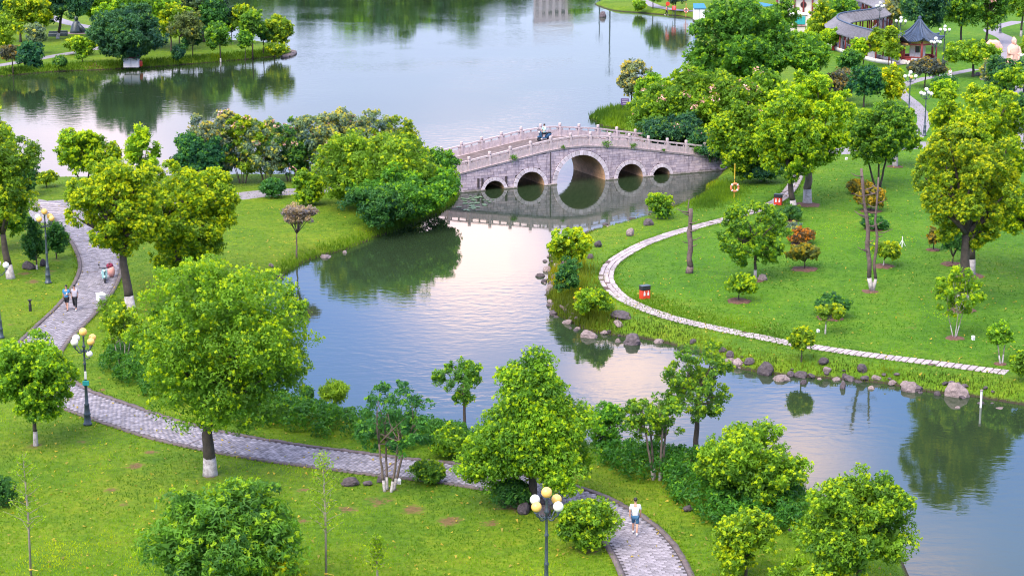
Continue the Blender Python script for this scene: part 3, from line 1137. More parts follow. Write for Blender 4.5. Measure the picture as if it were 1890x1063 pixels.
# railing: posts with carved caps, handrails, panels
post = MB()
post.bbox((0, 0, .45), (.24, .24, .90), .02)
post.lathe([(.10, .90), (.085, .93), (.13, .965), (.145, 1.0), (.145, 1.20), (.12, 1.235), (.06, 1.25)], n=10)
POST = post.mesh('railing_post', STONE_RAIL)
PS = [-1.06 + 2.03 * k for k in range(-7, 9)]
for n0 in (.12, BW - .12):
    for s in PS:
        o = link('railing_post', POST, br)
        o.location = (s, n0, deck(s) - .03)
        o.rotation_euler = (0, 0, rng.normal() * .02)
    for s, e in zip(PS[:-1], PS[1:]):
        a, b = s + .125, e - .125
        za, zb = deck(a), deck(b)

        def bar(z0, z1, th, nm, a=a, b=b, za=za, zb=zb):
            k = 4
            vs, fs = [], []
            for i in range(k + 1):
                ss = a + (b - a) * i / k
                d = deck(ss)
                vs += [(ss, n0 - th / 2, d + z0), (ss, n0 + th / 2, d + z0), (ss, n0 + th / 2, d + z1), (ss, n0 - th / 2, d + z1)]
            for i in range(k):
                for j in range(4):
                    q = (j + 1) % 4
                    fs.append((i * 4 + j, i * 4 + 4 + j, i * 4 + 4 + q, i * 4 + q))
            fs += [(3, 2, 1, 0), (k * 4, k * 4 + 1, k * 4 + 2, k * 4 + 3)]
            return MB().add(vs, fs).build(nm, STONE_RAIL, br)
        pn = bar(-.02, .56, .13, 'railing_panel')
        bar(.76, .90, .19, 'handrail')
        # recessed field frames on the panel, as proud ribs
        for f in (.02, .34, .66, .98):
            ss = a + (b - a) * f
            q = MB().box((ss, n0, deck(ss) + .27), (.06, .17, .52)).build('panel_rib', STONE_RAIL, pn)
        mid = (a + b) / 2
        for f in (.08, .5, .92):
            ss = a + (b - a) * f
            MB().lathe([(.05, .56), (.09, .60), (.05, .66), (.11, .74), (.12, .757)], (ss, n0, deck(ss)), 8).build('rail_support', STONE_RAIL, br)
# wing walls that tie the bridge into the banks
for s, z1 in ((15.6, 1.25), (-15.6, 1.25)):
    MB().bbox((s + (1.6 if s > 0 else -1.6), -.02, -.1), (4.8, .5, z1 * 1.7), .04).build('wing_wall', STONE, br)


def bridge_pt(s, n, z=0):
    c, sn = math.cos(BR_ANG), math.sin(BR_ANG)
    return (BR_O[0] + s * c - n * sn, BR_O[1] + s * sn + n * c, WATER_Z + z)

# ================================================================== TREES AND PLANTS
YEL = (.150, .232, .014)
BRIGHT = (.132, .222, .016)
MID = (.084, .180, .022)
DEEP = (.052, .132, .032)
BLUE_G = (.036, .102, .046)
OLIVE = (.135, .212, .016)
GREY_G = (.155, .190, .125)
LIME_G = (.165, .240, .014)
RUST = (.14, .125, .03)

LEAF_SCALE = 1.0


def crown_mesh(name, rx, ry, rz, Y, kind='round', dens=1.0, leaf=None, cl=None, seed=0, flowers=None, gap=0.0, nb=None, wide=.46, young=.5):
    """Boughs -> clumps -> leaves. Returns mesh (centred on the crown's middle) and bough centres."""
    g = np.random.default_rng(seed + 11)
    px = mpp(Y) * 1890 / 1024                        # metres per rendered pixel
    L = leaf or max(.165, 2.9 * px)
    cl = cl or max(.30, min(.58, .13 * rx + .12), 4.5 * px)
    if kind == 'airy':
        cl = min(cl, max(.26, 4.0 * px))
    size = (rx * rz) ** .5
    if nb is None:
        nb = int(np.clip(12 + 3.6 * size, 10, 40))
    if kind == 'airy':
        nb = int(44 + 12 * size)
    # bough centres
    u = unit(g.normal(size=(nb * 6, 3)))
    rr = g.random(nb * 6) ** .38
    B = u * rr[:, None]
    if kind == 'cone':
        zz = -1 + 2 * g.random(nb * 6) ** 1.25
        ra = (1.0 - (zz + 1) / 2) ** .58 * .98
        an = g.random(nb * 6) * 2 * math.pi
        q = g.random(nb * 6) ** .35
        B = np.stack([np.cos(an) * ra * q, np.sin(an) * ra * q, zz * .9], 1)
    elif kind == 'umbrella':
        q = np.hypot(B[:, 0], B[:, 1])
        B[:, 2] = -.62 + 1.25 * np.maximum(0, 1 - q ** 2) ** .6 * g.random(len(B)) ** .4
    elif kind == 'bush':
        B[:, 2] = B[:, 2] * .9 - .05
    elif kind == 'layer':
        B[:, 2] = np.round(B[:, 2] * 2.2) / 2.2
    elif kind == 'column':
        B[:, :2] *= (1 - .35 * np.maximum(B[:, 2:3], 0))
    if kind == 'airy':
        B = unit(B) * (g.random(len(B)) ** .42)[:, None]
    if kind == 'round' and rx > 1.5:
        B = B[(B[:, 2] > -.35) | (np.hypot(B[:, 0], B[:, 1]) > .5)]
    # keep spread-out ones
    keep = [0]
    for i in range(1, len(B)):
        if len(keep) >= nb:
            break
        if min(np.linalg.norm(B[i] - B[j]) for j in keep) > {'cone': .2, 'airy': .17}.get(kind, .30):
            keep.append(i)
    B = B[keep]
    nb = len(B)
    if kind == 'ball':
        B, nb = np.zeros((1, 3)), 1
    br_ = (.36 if kind in ('round', 'bush', 'cone', 'umbrella') else (.15 if kind == 'airy' else .30)) * ((.8 + .4 * g.random(nb)) if kind == 'cone' else (.55 + .85 * g.random(nb))) * (1 - .25 * gap)
    if kind == 'cone':
        br_ *= .45 + .55 * (1 - (B[:, 2] + 1) / 2)
    if kind == 'ball':
        br_ = np.ones(1)
    sc = np.maximum(np.array([rx, ry, rz]) - cl * .55, np.array([rx, ry, rz]) * .6)
    # fit boughs so the crown reaches its outline
    ext = np.abs(B) + br_[:, None]
    Bc = B / np.maximum(1, (np.linalg.norm(B, axis=1) + br_ * .92))[:, None] if kind not in ('cone',) else B * .92
    area = 4 * math.pi * ((rx * ry) ** 1.6 / 3 + 2 * ((rx * rz) ** 1.6) / 3) ** (1 / 1.6)
    la = L * L * wide * .5
    N = int(np.clip(dens * (1.9 if kind != 'airy' else 1.4) * area / la * (1 - .45 * gap), 60, 50000))
    per = 46 if cl > 4 * L * .5 else 30
    per = int(np.clip(6 * (cl / L) ** 2 * 2.2, 14, 90))
    nc = max(nb * 3, N // per)
    which = g.choice(nb, nc, p=br_ ** 2 / (br_ ** 2).sum())
    out = unit(Bc + 1e-3)
    d = unit(g.normal(size=(nc, 3)) + .75 * out[which] + np.array([0, 0, .25]))
    Cc = (Bc[which] + d * br_[which][:, None] * ((.90 if kind == 'ball' else .72) + (.14 if kind == 'ball' else .34) * g.random(nc))[:, None]) * sc
    # a few sprays reach out past the rest and fray the outline
    if kind not in ('ball', 'airy'):
        far = (g.random(nc) < .16)
        Cc = Cc + d * (far * g.random(nc) * .85 * cl)[:, None]
    cr = cl * (.5 + .8 * g.random(nc)) * (np.where(far, .75, 1) if kind not in ('ball', 'airy') else 1)
    n = nc * per
    ci = np.repeat(np.arange(nc), per)
    ld = unit(g.normal(size=(n, 3)) + .45 * d[ci] + np.array([0, 0, .35]))
    pos = Cc[ci] + ld * (cr[ci] * (.55 + .5 * g.random(n)))[:, None] * np.array([1, 1, .78])
    nrm = unit(ld + .55 * g.normal(size=(n, 3)) + np.array([0, 0, .25]))
    btint = g.normal(size=nb) * .14
    ctint = g.normal(size=nc) * .17
    tint = np.clip(.36 + .8 * btint[which][ci] + .8 * ctint[ci] + g.normal(size=n) * .13, 0, .74)
    # larger leaves deep in the boughs, tinted darker than the outer ones, close the crown
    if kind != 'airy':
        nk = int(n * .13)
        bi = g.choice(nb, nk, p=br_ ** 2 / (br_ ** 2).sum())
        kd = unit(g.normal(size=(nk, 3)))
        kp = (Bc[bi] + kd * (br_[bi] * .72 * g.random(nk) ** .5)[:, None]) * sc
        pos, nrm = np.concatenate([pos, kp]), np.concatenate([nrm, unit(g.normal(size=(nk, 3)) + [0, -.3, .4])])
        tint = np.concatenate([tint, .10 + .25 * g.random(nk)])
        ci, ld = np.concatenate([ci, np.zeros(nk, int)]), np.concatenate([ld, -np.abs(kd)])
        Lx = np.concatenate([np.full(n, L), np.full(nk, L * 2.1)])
        n = len(pos)
    else:
        Lx = np.full(n, L)
    # tufts of fresh yellow-green shoots at the twig ends
    if young > 0:
        k_ = 4 if cl < 6 * L else 6
        ns = int(nc * k_ * young)
        si = g.integers(0, nc, ns)
        sd_ = unit(g.normal(size=(ns, 3)) + .9 * d[si] + np.array([0, 0, .55]))
        sp = Cc[si] + sd_ * (cr[si] * 1.02)[:, None] * np.array([1, 1, .8])
        m_ = 8
        qi = np.repeat(np.arange(ns), m_)
        q = unit(g.normal(size=(ns * m_, 3)) + sd_[qi] * .8 + np.array([0, 0, .5]))
        p2 = sp[qi] + q * (L * .5) * (.4 + .7 * g.random(ns * m_))[:, None]
        pos = np.concatenate([pos, p2])
        nrm = np.concatenate([nrm, unit(q + .35 * g.normal(size=q.shape))])
        yt = .89 + .08 * g.normal(size=ns)[qi] + .07 * btint[which[si]][qi] / .14
        tint = np.concatenate([tint, np.clip(yt, .45, 1)])
        ci = np.concatenate([ci, si[qi]])
        ld = np.concatenate([ld, q])
        Lx = np.concatenate([Lx, np.full(len(q), L * .88)])
        n = len(pos)
    v, f, t = leaves(pos, nrm, Lx, wide, tint)
    mi = None
    mats = [LEAF]
    if flowers:
        mats.append(flowers[0])
        sel = g.random(nc) < flowers[1]
        mi = ((sel[ci]) & (g.random(n) < .55) & (ld[:, 2] > -.1)).astype(np.int32)
    me = mesh_np(name, v, f, mats, tint=t, mi=mi)
    return me, Bc * sc, br_ * rx


def limb(mbx, a, b, r0, r1, bend=.12, n=6, k=4, mi=0):
    a, b = Vector(a), Vector(b)
    d = b - a
    pts, rad = [], []
    off = Vector((random.uniform(-1, 1), random.uniform(-1, 1), random.uniform(-.2, .5))) * d.length * bend
    for i in range(k + 1):
        t = i / k
        pts.append(a + d * t + off * math.sin(math.pi * t))
        rad.append(r0 + (r1 - r0) * t)
    mbx.tube(pts, rad, n, mi)
    return pts


TREES = []


def tree(label, bx, by, top, bot, left, right, kind='round', col=MID, cat='tree', group=None, name=None, dens=1.0, stems=1, trunk=None, lime=None,
         bark=None, gap=0.0, leaf=None, depth=.92, flowers=None, nb=None, cl=None, lean=0.0, fork=None, wide=.46, young=None, base_z=None, vary=True, at_dist=0.0):
    """A tree whose foot stands at photo (bx, by), crown between rows top..bot and columns left..right."""
    x, y = G(bx, by)
    z0 = Z(x, y) if base_z is None else base_z
    y += at_dist
    m = mpp(y)
    H = height_at(y, top)
    hb = height_at(y, bot)
    cx = ((left + right) / 2 - bx) * m
    rx = (right - left) / 2 * m
    ry = rx * depth
    hh = max(.3, (H - hb) / 2)
    td = (CAM_H - (H + hb) / 2) / y              # how far the eye looks down on it
    rz = math.sqrt(max(hh * hh - (ry * td) ** 2, (.62 * hh) ** 2))
    nm = name or ('tree' if cat == 'tree' else cat.replace(' ', '_'))
    root = empty(nm, (x, y, z0), 0, label, cat, group)
    seed = int(abs(bx * 31 + by * 17)) % 99991
    if young is None:
        young = 1.0 if kind in ('round', 'cone') else .55
        if col in (DEEP, BLUE_G, GREY_G):
            young *= .35
        if col == LIME_G:
            young *= .5
        if rx < 1.3:
            young *= .45
    me, bc, brd = crown_mesh('crown', rx, ry, rz, y, kind, dens, leaf, cl, seed, flowers, gap, nb, wide, young)
    cr = link('crown' if kind != 'bush' or trunk else 'foliage', me, root)
    cz = max((H + hb) / 2 - z0, rz * .8)
    cr.location = (cx, 0, cz)
    k = .88 + .24 * random.random() if vary else 1
    cr.color = (col[0] * k, col[1] * (.94 + .12 * random.random()), col[2], 1)
    # trunk and limbs
    tr = trunk if trunk is not None else .045 + .022 * (H - z0)
    if tr <= 0:
        return root
    mbt = MB()
    bk = bark or BARK
    foot = .0
    hfork = (fork if fork is not None else max(.12 * (H - z0), (hb - z0) + .22 * (H - hb)))
    tips = sorted(range(len(bc)), key=lambda i: -brd[i])[:min(len(bc), (22 if kind == 'airy' else 11) if rx > 1 else 7)]
    lh = lime or 0
    for s in range(stems):
        if stems > 1:
            an = 2 * math.pi * s / stems + .5
            f0 = Vector((.10 * math.cos(an) * stems * tr * 4, .10 * math.sin(an) * stems * tr * 4, -.12))
            top_ = Vector((cx * .5 + math.cos(an) * rx * .36, math.sin(an) * ry * .36, hfork * (.95 + .2 * random.random())))
        else:
            f0 = Vector((0, 0, -.12))
            top_ = Vector((cx * (.55 if hfork > 3 else .2) + lean, random.uniform(-.1, .1), hfork))
        r0 = tr / (stems ** .45)
        kk = 6
        pts, rad = [], []
        wob = [Vector((random.uniform(-1, 1), random.uniform(-1, 1), 0)) * r0 * .28 for _ in range(kk + 1)]
        for i in range(kk + 1):
            t = i / kk
            pts.append(f0 + (top_ - f0) * t + wob[i] * math.sin(math.pi * t))
            rad.append(r0 * (1.2 if i == 0 else 1.0) * (1 - .38 * t))
        # split the run at the top of the limewash so the painted foot keeps its own material
        if lh and s < 4:
            cut = lh + .12
            ln = (top_ - f0).length
            t = min(.9, cut / ln)
            pc = f0 + (top_ - f0) * t
            mbt.tube([pts[0], pts[0].lerp(pc, .3), pc], [r0 * 1.18, r0 * 1.04, r0 * (1 - .38 * t) * 1.02], 8, 1)
            rest = [(p, r) for i, (p, r) in enumerate(zip(pts, rad)) if i / kk > t]
            mbt.tube([pc] + [p for p, _ in rest], [r0 * (1 - .38 * t)] + [r for _, r in rest], 8, 0)
        else:
            mbt.tube(pts, rad, 8 if tr > .1 else 6, 0)
        mine = tips[s::stems] if stems > 1 else tips
        for i in mine:
            b = Vector(bc[i]) + Vector((cx, 0, cz))
            st = pts[-1] if b.z > pts[-1].z - .2 else pts[-2]
            q = limb(mbt, st, b, rad[-1] * .75, max(.012, rad[-1] * .18), .10, 5, 4, 0)
            if rx > 1.2:
                for _ in range(2):
                    e = q[2] + Vector((random.uniform(-1, 1), random.uniform(-1, 1), random.uniform(.1, 1))) * brd[i] * .9
                    limb(mbt, q[2], e, rad[-1] * .35, .012, .1, 4, 3, 0)
    mbt.build('trunk', [bk, LIME], root, smooth=True)
    return root


def soil_ring(px, py, rpx, h=.10):
    x, y = G(px, py)
    r = rpx * mpp(y)
    n = 18
    vs = [(x, y, h)]
    for k, (q, zz) in enumerate(((.55, h * .9), (.85, h * .6), (1.0, -.02))):
        for i in range(n):
            w = 2 * math.pi * i / n
            rr = r * q * (1 + .10 * rng.normal())
            vs.append((x + rr * math.cos(w), y + rr * math.sin(w), zz * (1 + .25 * rng.normal()) if zz > 0 else zz))
    fs = [(0, 1 + i, 1 + (i + 1) % n) for i in range(n)]
    for k in range(2):
        for i in range(n):
            j = (i + 1) % n
            fs.append((1 + k * n + i, 1 + k * n + n + i, 1 + k * n + n + j, 1 + k * n + j))
    o = MB().add(vs, fs).build('soil_bed', SOIL, smooth=False)
    tag(o, 'low ring of bare reddish soil round a planting', kind='structure')


# ------------------------------------------------ near bank
tree('big broad camphor tree with forked whitewashed trunk on the near lawn', 388, 876, 470, 790, 250, 583, 'round', BRIGHT, lime=.95, trunk=.36, fork=3.2, dens=1.35, nb=34, lean=-.45)
tree('round camphor tree with thin white forked stem cut by the left photo edge', 66, 822, 624, 782, -18, 150, 'round', BRIGHT, lime=.75, trunk=.13, dens=1.2, fork=1.9, nb=22)
tree('conical dense camphor tree behind the nearest five-globe lamp', 984, 938, 634, 892, 860, 1110, 'cone', BRIGHT, trunk=.24, dens=1.7, bark=BARK, nb=48, fork=4.0)
tree('slim multi-stemmed tree with white foot beside the ball shrub on the near lawn', 718, 905, 697, 858, 658, 808, 'airy', DEEP, stems=4, trunk=.14, lime=.6, bark=BARK_GREY, gap=.55, dens=.62, fork=2.4)
tree('dark layered pine with bare gaps standing alone at the near waterline', 859, 783, 646, 752, 795, 894, 'layer', MID, trunk=.10, gap=.75, dens=.50, nb=12, fork=3.0, cl=.34)
tree('multi-stemmed open tree with white foot rising from the right hedge', 1213, 884, 722, 822, 1142, 1268, 'airy', MID, stems=4, trunk=.13, lime=.5, bark=BARK_GREY, gap=.5, dens=.6, fork=2.6)
tree('tall airy tree with dark trunk at the hedge end by the water', 1282, 850, 618, 792, 1214, 1366, 'airy', MID, trunk=.16, gap=.35, dens=.8, fork=3.6)
tree('small loose tree half hidden behind the conical camphor', 1118, 838, 737, 825, 1080, 1160, 'airy', MID, stems=3, trunk=.08, gap=.3, dens=.9)
tree('spreading bushy olive-green tree between the right hedge and the water', 1392, 935, 780, 925, 1288, 1496, 'round', OLIVE, stems=3, trunk=.13, dens=1.05, gap=.15, nb=26, fork=1.6)
tree('small young camphor with bright tips low beside the right hedge', 1376, 1070, 936, 1056, 1312, 1440, 'round', BRIGHT, trunk=.08, dens=1.15, nb=20)
tree('bright round camphor leaning over the water at lower right', 1580, 1098, 872, 1064, 1474, 1688, 'round', BRIGHT, trunk=.15, dens=1.25, lean=.15, nb=26)
tree('yellow-green shrub at the bottom edge below the lower-right camphor', 1490, 1108, 1016, 1100, 1425, 1560, 'bush', LIME_G, cat='shrub', trunk=0, dens=1.1)
tree('pale yellow shrub at the bottom edge beneath the slim sapling', 498, 1120, 1014, 1110, 436, 566, 'bush', LIME_G, cat='shrub', trunk=0, dens=.9, gap=.3)
tree('large rounded evergreen with drooping dark leaves at the bottom of the near lawn', 410, 1112, 884, 1104, 268, 552, 'round', MID, trunk=.2, dens=1.4, leaf=.26, wide=.34, young=.35, nb=30)
tree('bright bushy young camphor behind the nearest lamp beside the walk', 1084, 1016, 914, 1012, 1030, 1138, 'round', BRIGHT, cat='shrub', trunk=.06, dens=1.5, nb=22)
tree('clipped ball shrub beside the slim white-footed tree', 788, 892, 850, 893, 755, 822, 'ball', MID, cat='shrub', trunk=0, dens=1.9, cl=.20, leaf=.13)
tree('clipped dark ball shrub at the foot of the conical camphor', 942, 938, 884, 939, 906, 980, 'ball', DEEP, cat='shrub', trunk=0, dens=1.9, cl=.20, leaf=.13)
tree('dark rounded shrub cut by the left photo edge beside a sapling', -2, 934, 878, 936, -40, 32, 'ball', DEEP, cat='shrub', trunk=0, dens=1.7, cl=.20, leaf=.13)


def sapling(label, bx, by, top, half, tie=True):
    """A slim staked sapling: bare pole, short side twigs with thin feathery leaves."""
    x, y = G(bx, by)
    m = mpp(y)
    H = height_at(y, top)
    root = empty('sapling', (x, y, 0), 0, label, 'tree', 'feathery saplings on the near lawn')
    mbt = MB()
    mbt.tube([(0, 0, -.1), (.03, 0, H * .5), (-.05, .02, H)], [.055, .042, .012], 7)
    pos = []
    for k in range(34):
        t = .36 + .62 * k / 34
        an = k * 2.4
        ln = half * m * (1.25 - t) * random.uniform(.7, 1.35)
        a = Vector((0, 0, H * t))
        b = a + Vector((math.cos(an) * ln, math.sin(an) * ln, ln * random.uniform(.4, 1.0)))
        limb(mbt, a, b, .018, .006, .1, 4, 3)
        for j in range(34):
            q = a.lerp(b, .3 + .75 * random.random())
            pos.append((q.x + random.gauss(0, .09), q.y + random.gauss(0, .09), q.z + random.gauss(0, .08)))
    mbt.build('trunk', BARK_PALE, root, smooth=True)
    if tie:
        mt = MB().lathe([(.06, 0), (.075, .02), (.075, .06), (.06, .08)], (0, 0, .25), 8)
        mt.tube([(.05, 0, .29), (.35, -.1, .26)], .015, 4)
        mt.build('tie', YELLOW, root)
    pos = np.array(pos)
    v, f, t = leaves(pos, unit(rng.normal(size=pos.shape) + [0, 0, .6]), .13, .4, .5 + rng.normal(size=len(pos)) * .2)
    c = link('crown', mesh_np('crown', v, f, LEAF, tint=t), root)
    c.color = (*LIME_G, 1)


sapling('slim sapling with a pale pole and thin yellow leaves near the left photo edge', 57, 1062, 838, 40)
sapling('slim upright sapling between the bottom evergreen and the slim white-footed tree', 602, 1070, 834, 40)
sapling('very thin sapling in front of the bare patches at the bottom of the lawn', 696, 1085, 990, 20, False)

# ------------------------------------------------ left bank, middle distance
tree('broad yellow-green camphor left of centre on the headland, white foot showing', 243, 580, 286, 474, 130, 322, 'airy', YEL, lime=1.25, trunk=.34, fork=5.2, dens=1.75, gap=.05, lean=-.2, young=.55)
tree('broad yellow-green camphor right beside its taller twin on the headland', 330, 528, 280, 500, 216, 448, 'airy', YEL, trunk=.30, fork=4.5, dens=1.75, gap=.05, young=.55)
tree('thin many-stemmed young tree with pale stems in the left hedge', 228, 680, 555, 640, 188, 268, 'airy', OLIVE, stems=4, trunk=.09, bark=BARK_PALE, gap=.65, dens=.45, fork=1.5)
tree('leaning dark-trunked tree with white foot by the left photo edge', 20, 514, 232, 420, -50, 92, 'round', OLIVE, lime=1.0, trunk=.30, fork=3.2, gap=.2, dens=1.0, lean=-.4)
tree('tall leafy tree leaving the frame at upper left', -30, 470, 180, 380, -110, 46, 'round', OLIVE, trunk=.25, gap=.3, dens=.9)
tree('bushy dark green tree over the left end of the plaza', 10, 460, 320, 445, -60, 60, 'round', MID, trunk=.15, dens=1.1)
tree('narrow dark conifer beside the dark boulders on the left lawn', 68, 497, 404, 490, 44, 92, 'column', DEEP, trunk=.07, dens=1.2, lime=.35)
tree('small dark tree between the second lamp and the walk', 104, 478, 402, 468, 86, 130, 'airy', DEEP, trunk=.07, dens=.9, gap=.3)
tree('yellow-topped round camphor at the lake edge', 158, 352, 240, 322, 104, 192, 'round', YEL, stems=2, trunk=.13, dens=1.1, nb=24)
tree('round mid-green tree touching the yellow-topped camphor at the lake edge', 200, 350, 248, 326, 168, 228, 'round', BRIGHT, trunk=.1, dens=1.0)
tree('weeping willow at the lake edge behind the headland camphors', 266, 352, 234, 330, 234, 300, 'column', LIME_G, trunk=.11, dens=.85, gap=.35, wide=.22, leaf=.5)
tree('small round dark tree with bare stem on the strip of grass by the lake', 86, 346, 316, 340, 66, 106, 'round', OLIVE, trunk=.06, dens=1.0)
tree('dark shrub by the left end of the lake shore', 40, 362, 296, 356, 5, 78, 'bush', DEEP, cat='shrub', trunk=0, dens=1.1)
tree('dark broad evergreen at the left end of the crape myrtle row', 374, 342, 240, 328, 320, 432, 'round', BLUE_G, trunk=.2, dens=1.3, nb=24)
tree('clipped dark ball shrub on the road bend below the crape myrtles', 502, 366, 330, 366, 479, 526, 'ball', DEEP, cat='shrub', trunk=0, dens=1.6, cl=.3)
tree('small bright shrub between the ball shrub and the great bush', 566, 378, 310, 378, 538, 600, 'bush', BRIGHT, cat='shrub', trunk=0, dens=1.2)
tree('great rounded bush with yellow crest at the west end of the bridge', 700, 384, 232, 384, 584, 818, 'bush', BRIGHT, cat='shrub', trunk=0, dens=1.35, nb=46)
tree('dark waterside bush below the great rounded bush', 748, 402, 298, 404, 650, 846, 'bush', MID, cat='shrub', trunk=0, dens=1.3, nb=30)
tree('rounded bush nearest the bridge rail at its west end', 790, 376, 262, 376, 720, 854, 'bush', MID, cat='shrub', trunk=0, dens=1.3, nb=22)
tree('low dark bush overhanging the water left of the arches', 690, 418, 340, 418, 622, 760, 'bush', DEEP, cat='shrub', trunk=0, dens=1.3, nb=20)
tree('bare pinkish young tree on the headland lawn', 547, 468, 374, 416, 516, 592, 'airy', (.34, .20, .17), trunk=.075, dens=.05, gap=.9, fork=1.9, bark=WOOD, nb=16, young=0)
MYR = [(402, 336, 206, 62, GREY_G, 'tallest pink-tipped'), (448, 338, 214, 56, OLIVE, 'olive-leaved'), (492, 337, 222, 54, GREY_G, 'pale grey-leaved'), (536, 335, 224, 54, DEEP, 'dark-leaved'),
       (580, 333, 216, 56, GREY_G, 'grey and dense'), (630, 331, 206, 62, GREY_G, 'tall silver-tipped'), (678, 331, 206, 60, GREY_G, 'brown-tipped'), (722, 331, 216, 56, OLIVE, 'yellowing')]
for (x, y, t, w, c, d), pl in zip(MYR, ('first of the lakeside row from the west', 'second from the west in the lakeside row', 'above the road bend ball shrub', 'left of the great bush crest',
                                       'just behind the great bush at its left', 'behind the great bush crest', 'behind the great bush at its right', 'last of the row before the bridge')):
    tree(f'{d} crape myrtle, {pl}', x, y, t - 6, 326, x - w, x + w, 'airy', c, stems=6, trunk=.10, bark=BARK_GREY, dens=1.5, gap=.25, group='crape myrtles along the lake', young=.3,
         flowers=(PINKBAG, .04), fork=2.2)

tree('small weeping willow sapling at the near waterline right of the big camphor', 616, 757, 698, 748, 588, 646, 'airy', LIME_G, trunk=.05, dens=.2, gap=.6, wide=.16, leaf=.34, fork=1.0, young=0)
tree('small dark twiggy shrub at the near waterline under the big camphor', 566, 742, 712, 740, 556, 578, 'airy', DEEP, cat='shrub', trunk=.03, dens=.3, gap=.5)
tree('yellowing bush at the right end of the long near hedge', 828, 842, 784, 838, 786, 868, 'bush', OLIVE, cat='shrub', trunk=0, dens=.9)
tree('tree with broad white foot behind the three-stemmed round tree', 1652, 308, 196, 288, 1612, 1694, 'round', MID, trunk=.26, lime=1.3, dens=1.1, fork=3.5)
tree('low dark cycad-like shrub before the bonsai-like tree', 1742, 168, 136, 164, 1722, 1768, 'bush', BLUE_G, cat='shrub', trunk=0, dens=1.0, leaf=.6, wide=.2)

# ------------------------------------------------ east bank by the bridge
tree('flowering rounded bush hiding the east end of the bridge', 1368, 338, 184, 334, 1308, 1424, 'bush', BRIGHT, cat='shrub', trunk=0, dens=1.25, flowers=(PINKBAG, .03), nb=26)
tree('dark low shrub under the flowering bush by the bridge', 1395, 336, 280, 334, 1350, 1450, 'bush', BLUE_G, cat='shrub', trunk=0, dens=1.2)
tree('yellow-green camphor with the dark leaning trunk beside the upper bin', 1466, 388, 178, 338, 1390, 1524, 'airy', OLIVE, trunk=.27, lime=.85, fork=4.4, dens=1.75, gap=.05, lean=-.5, young=.55)
tree('taller camphor with pale stout trunk in a round soil bed right of the bin', 1490, 376, 128, 312, 1402, 1572, 'airy', YEL, trunk=.38, lime=1.25, fork=4.2, bark=BARK_GREY, dens=1.75, gap=.05, young=.55)
tree('three-stemmed round tree in the middle of the right lawn', 1620, 347, 188, 300, 1550, 1680, 'round', MID, stems=3, trunk=.17, dens=1.2, fork=3.0, nb=26)
tree('huge yellow-green camphor with dark double trunk on the right lawn', 1776, 574, 222, 462, 1676, 1872, 'airy', OLIVE, trunk=.40, lime=1.3, fork=5.2, dens=1.75, gap=.05, young=.55)
tree('huge yellow camphor behind the double-trunked one, filling the upper right', 1790, 508, 144, 402, 1690, 1892, 'airy', YEL, trunk=.36, lime=1.2, fork=5.5, dens=1.75, young=.55)
tree('yellow camphor cut by the right photo edge', 1905, 520, 318, 452, 1830, 1985, 'airy', YEL, trunk=.25, dens=1.75, young=.55)
tree('open round tree with thin white foot and a pink rock at its base', 1394, 516, 372, 494, 1318, 1456, 'airy', MID, trunk=.12, lime=.7, fork=2.6, dens=1.15, gap=.12, nb=24)
for d, x, y, t, b, l, r, c in (
        ('golden umbrella shrub in the soil ring nearest the stone path', 1363, 556, 502, 546, 1335, 1394, OLIVE),
        ('dark umbrella shrub with rust tips, lowest of the column of four', 1485, 497, 450, 486, 1454, 1514, RUST),
        ('reddest umbrella shrub, third down the column of four', 1478, 450, 420, 450, 1453, 1502, (.17, .085, .035)),
        ('small grey umbrella shrub, second down the column of four', 1462, 434, 408, 434, 1448, 1478, GREY_G),
        ('green umbrella shrub topmost of the column under the leaning trunk', 1457, 408, 376, 409, 1438, 1478, DEEP),
        ('dark umbrella shrub above the thin white-stemmed tree', 1534, 586, 538, 580, 1502, 1570, DEEP),
        ('umbrella shrub with white stem just right of the twin dead trunks', 1630, 492, 442, 478, 1610, 1662, OLIVE),
        ('umbrella shrub crossing the twin dead trunks at mid height', 1612, 424, 396, 426, 1592, 1638, DEEP),
        ('reddish umbrella shrub behind the upper part of the twin dead trunks', 1607, 390, 344, 390, 1580, 1634, RUST),
        ('rusty umbrella shrub topmost behind the dead trunks', 1588, 358, 330, 358, 1566, 1608, RUST),
        ('dark umbrella shrub against the second huge camphor trunk', 1757, 488, 428, 468, 1736, 1792, DEEP),
        ('reddish umbrella shrub left of the huge camphor trunks', 1722, 462, 422, 452, 1708, 1742, RUST)):
    tree(d, x, y, t, b, l, r, 'umbrella', c, cat='shrub', name='umbrella_shrub', group='umbrella shrubs on the right lawn', trunk=.055, dens=1.6, cl=.26, nb=18, fork=.55,
         lime=.45 if 'white stem' in d else None)
    soil_ring(x, y, (r - l) * .40)
for x, y, r in ((1605, 538, 16), (1490, 378, 26), (1776, 573, 26), (1789, 509, 30), (1396, 518, 14), (1652, 308, 16), (1530, 588, 22), (1762, 624, 18), (1846, 672, 12)):
    soil_ring(x, y, r, .07)
tree('thin white-stemmed small tree with sparse yellow leaves on the right lawn', 1523, 616, 560, 592, 1500, 1560, 'airy', OLIVE, trunk=.055, lime=.6, dens=.16, gap=.8, fork=.9, bark=BARK_PALE)
tree('twiggy pale sapling in front of the huge double trunk', 1762, 623, 492, 588, 1716, 1812, 'airy', OLIVE, stems=3, trunk=.06, lime=.8, dens=.12, gap=.9, fork=1.6, bark=BARK_PALE)
tree('forked twig with few leaves at the right end of the lawn', 1848, 672, 594, 640, 1820, 1868, 'airy', BRIGHT, stems=2, trunk=.07, lime=.6, dens=.035, gap=.9, fork=1.3, bark=BARK_PALE)
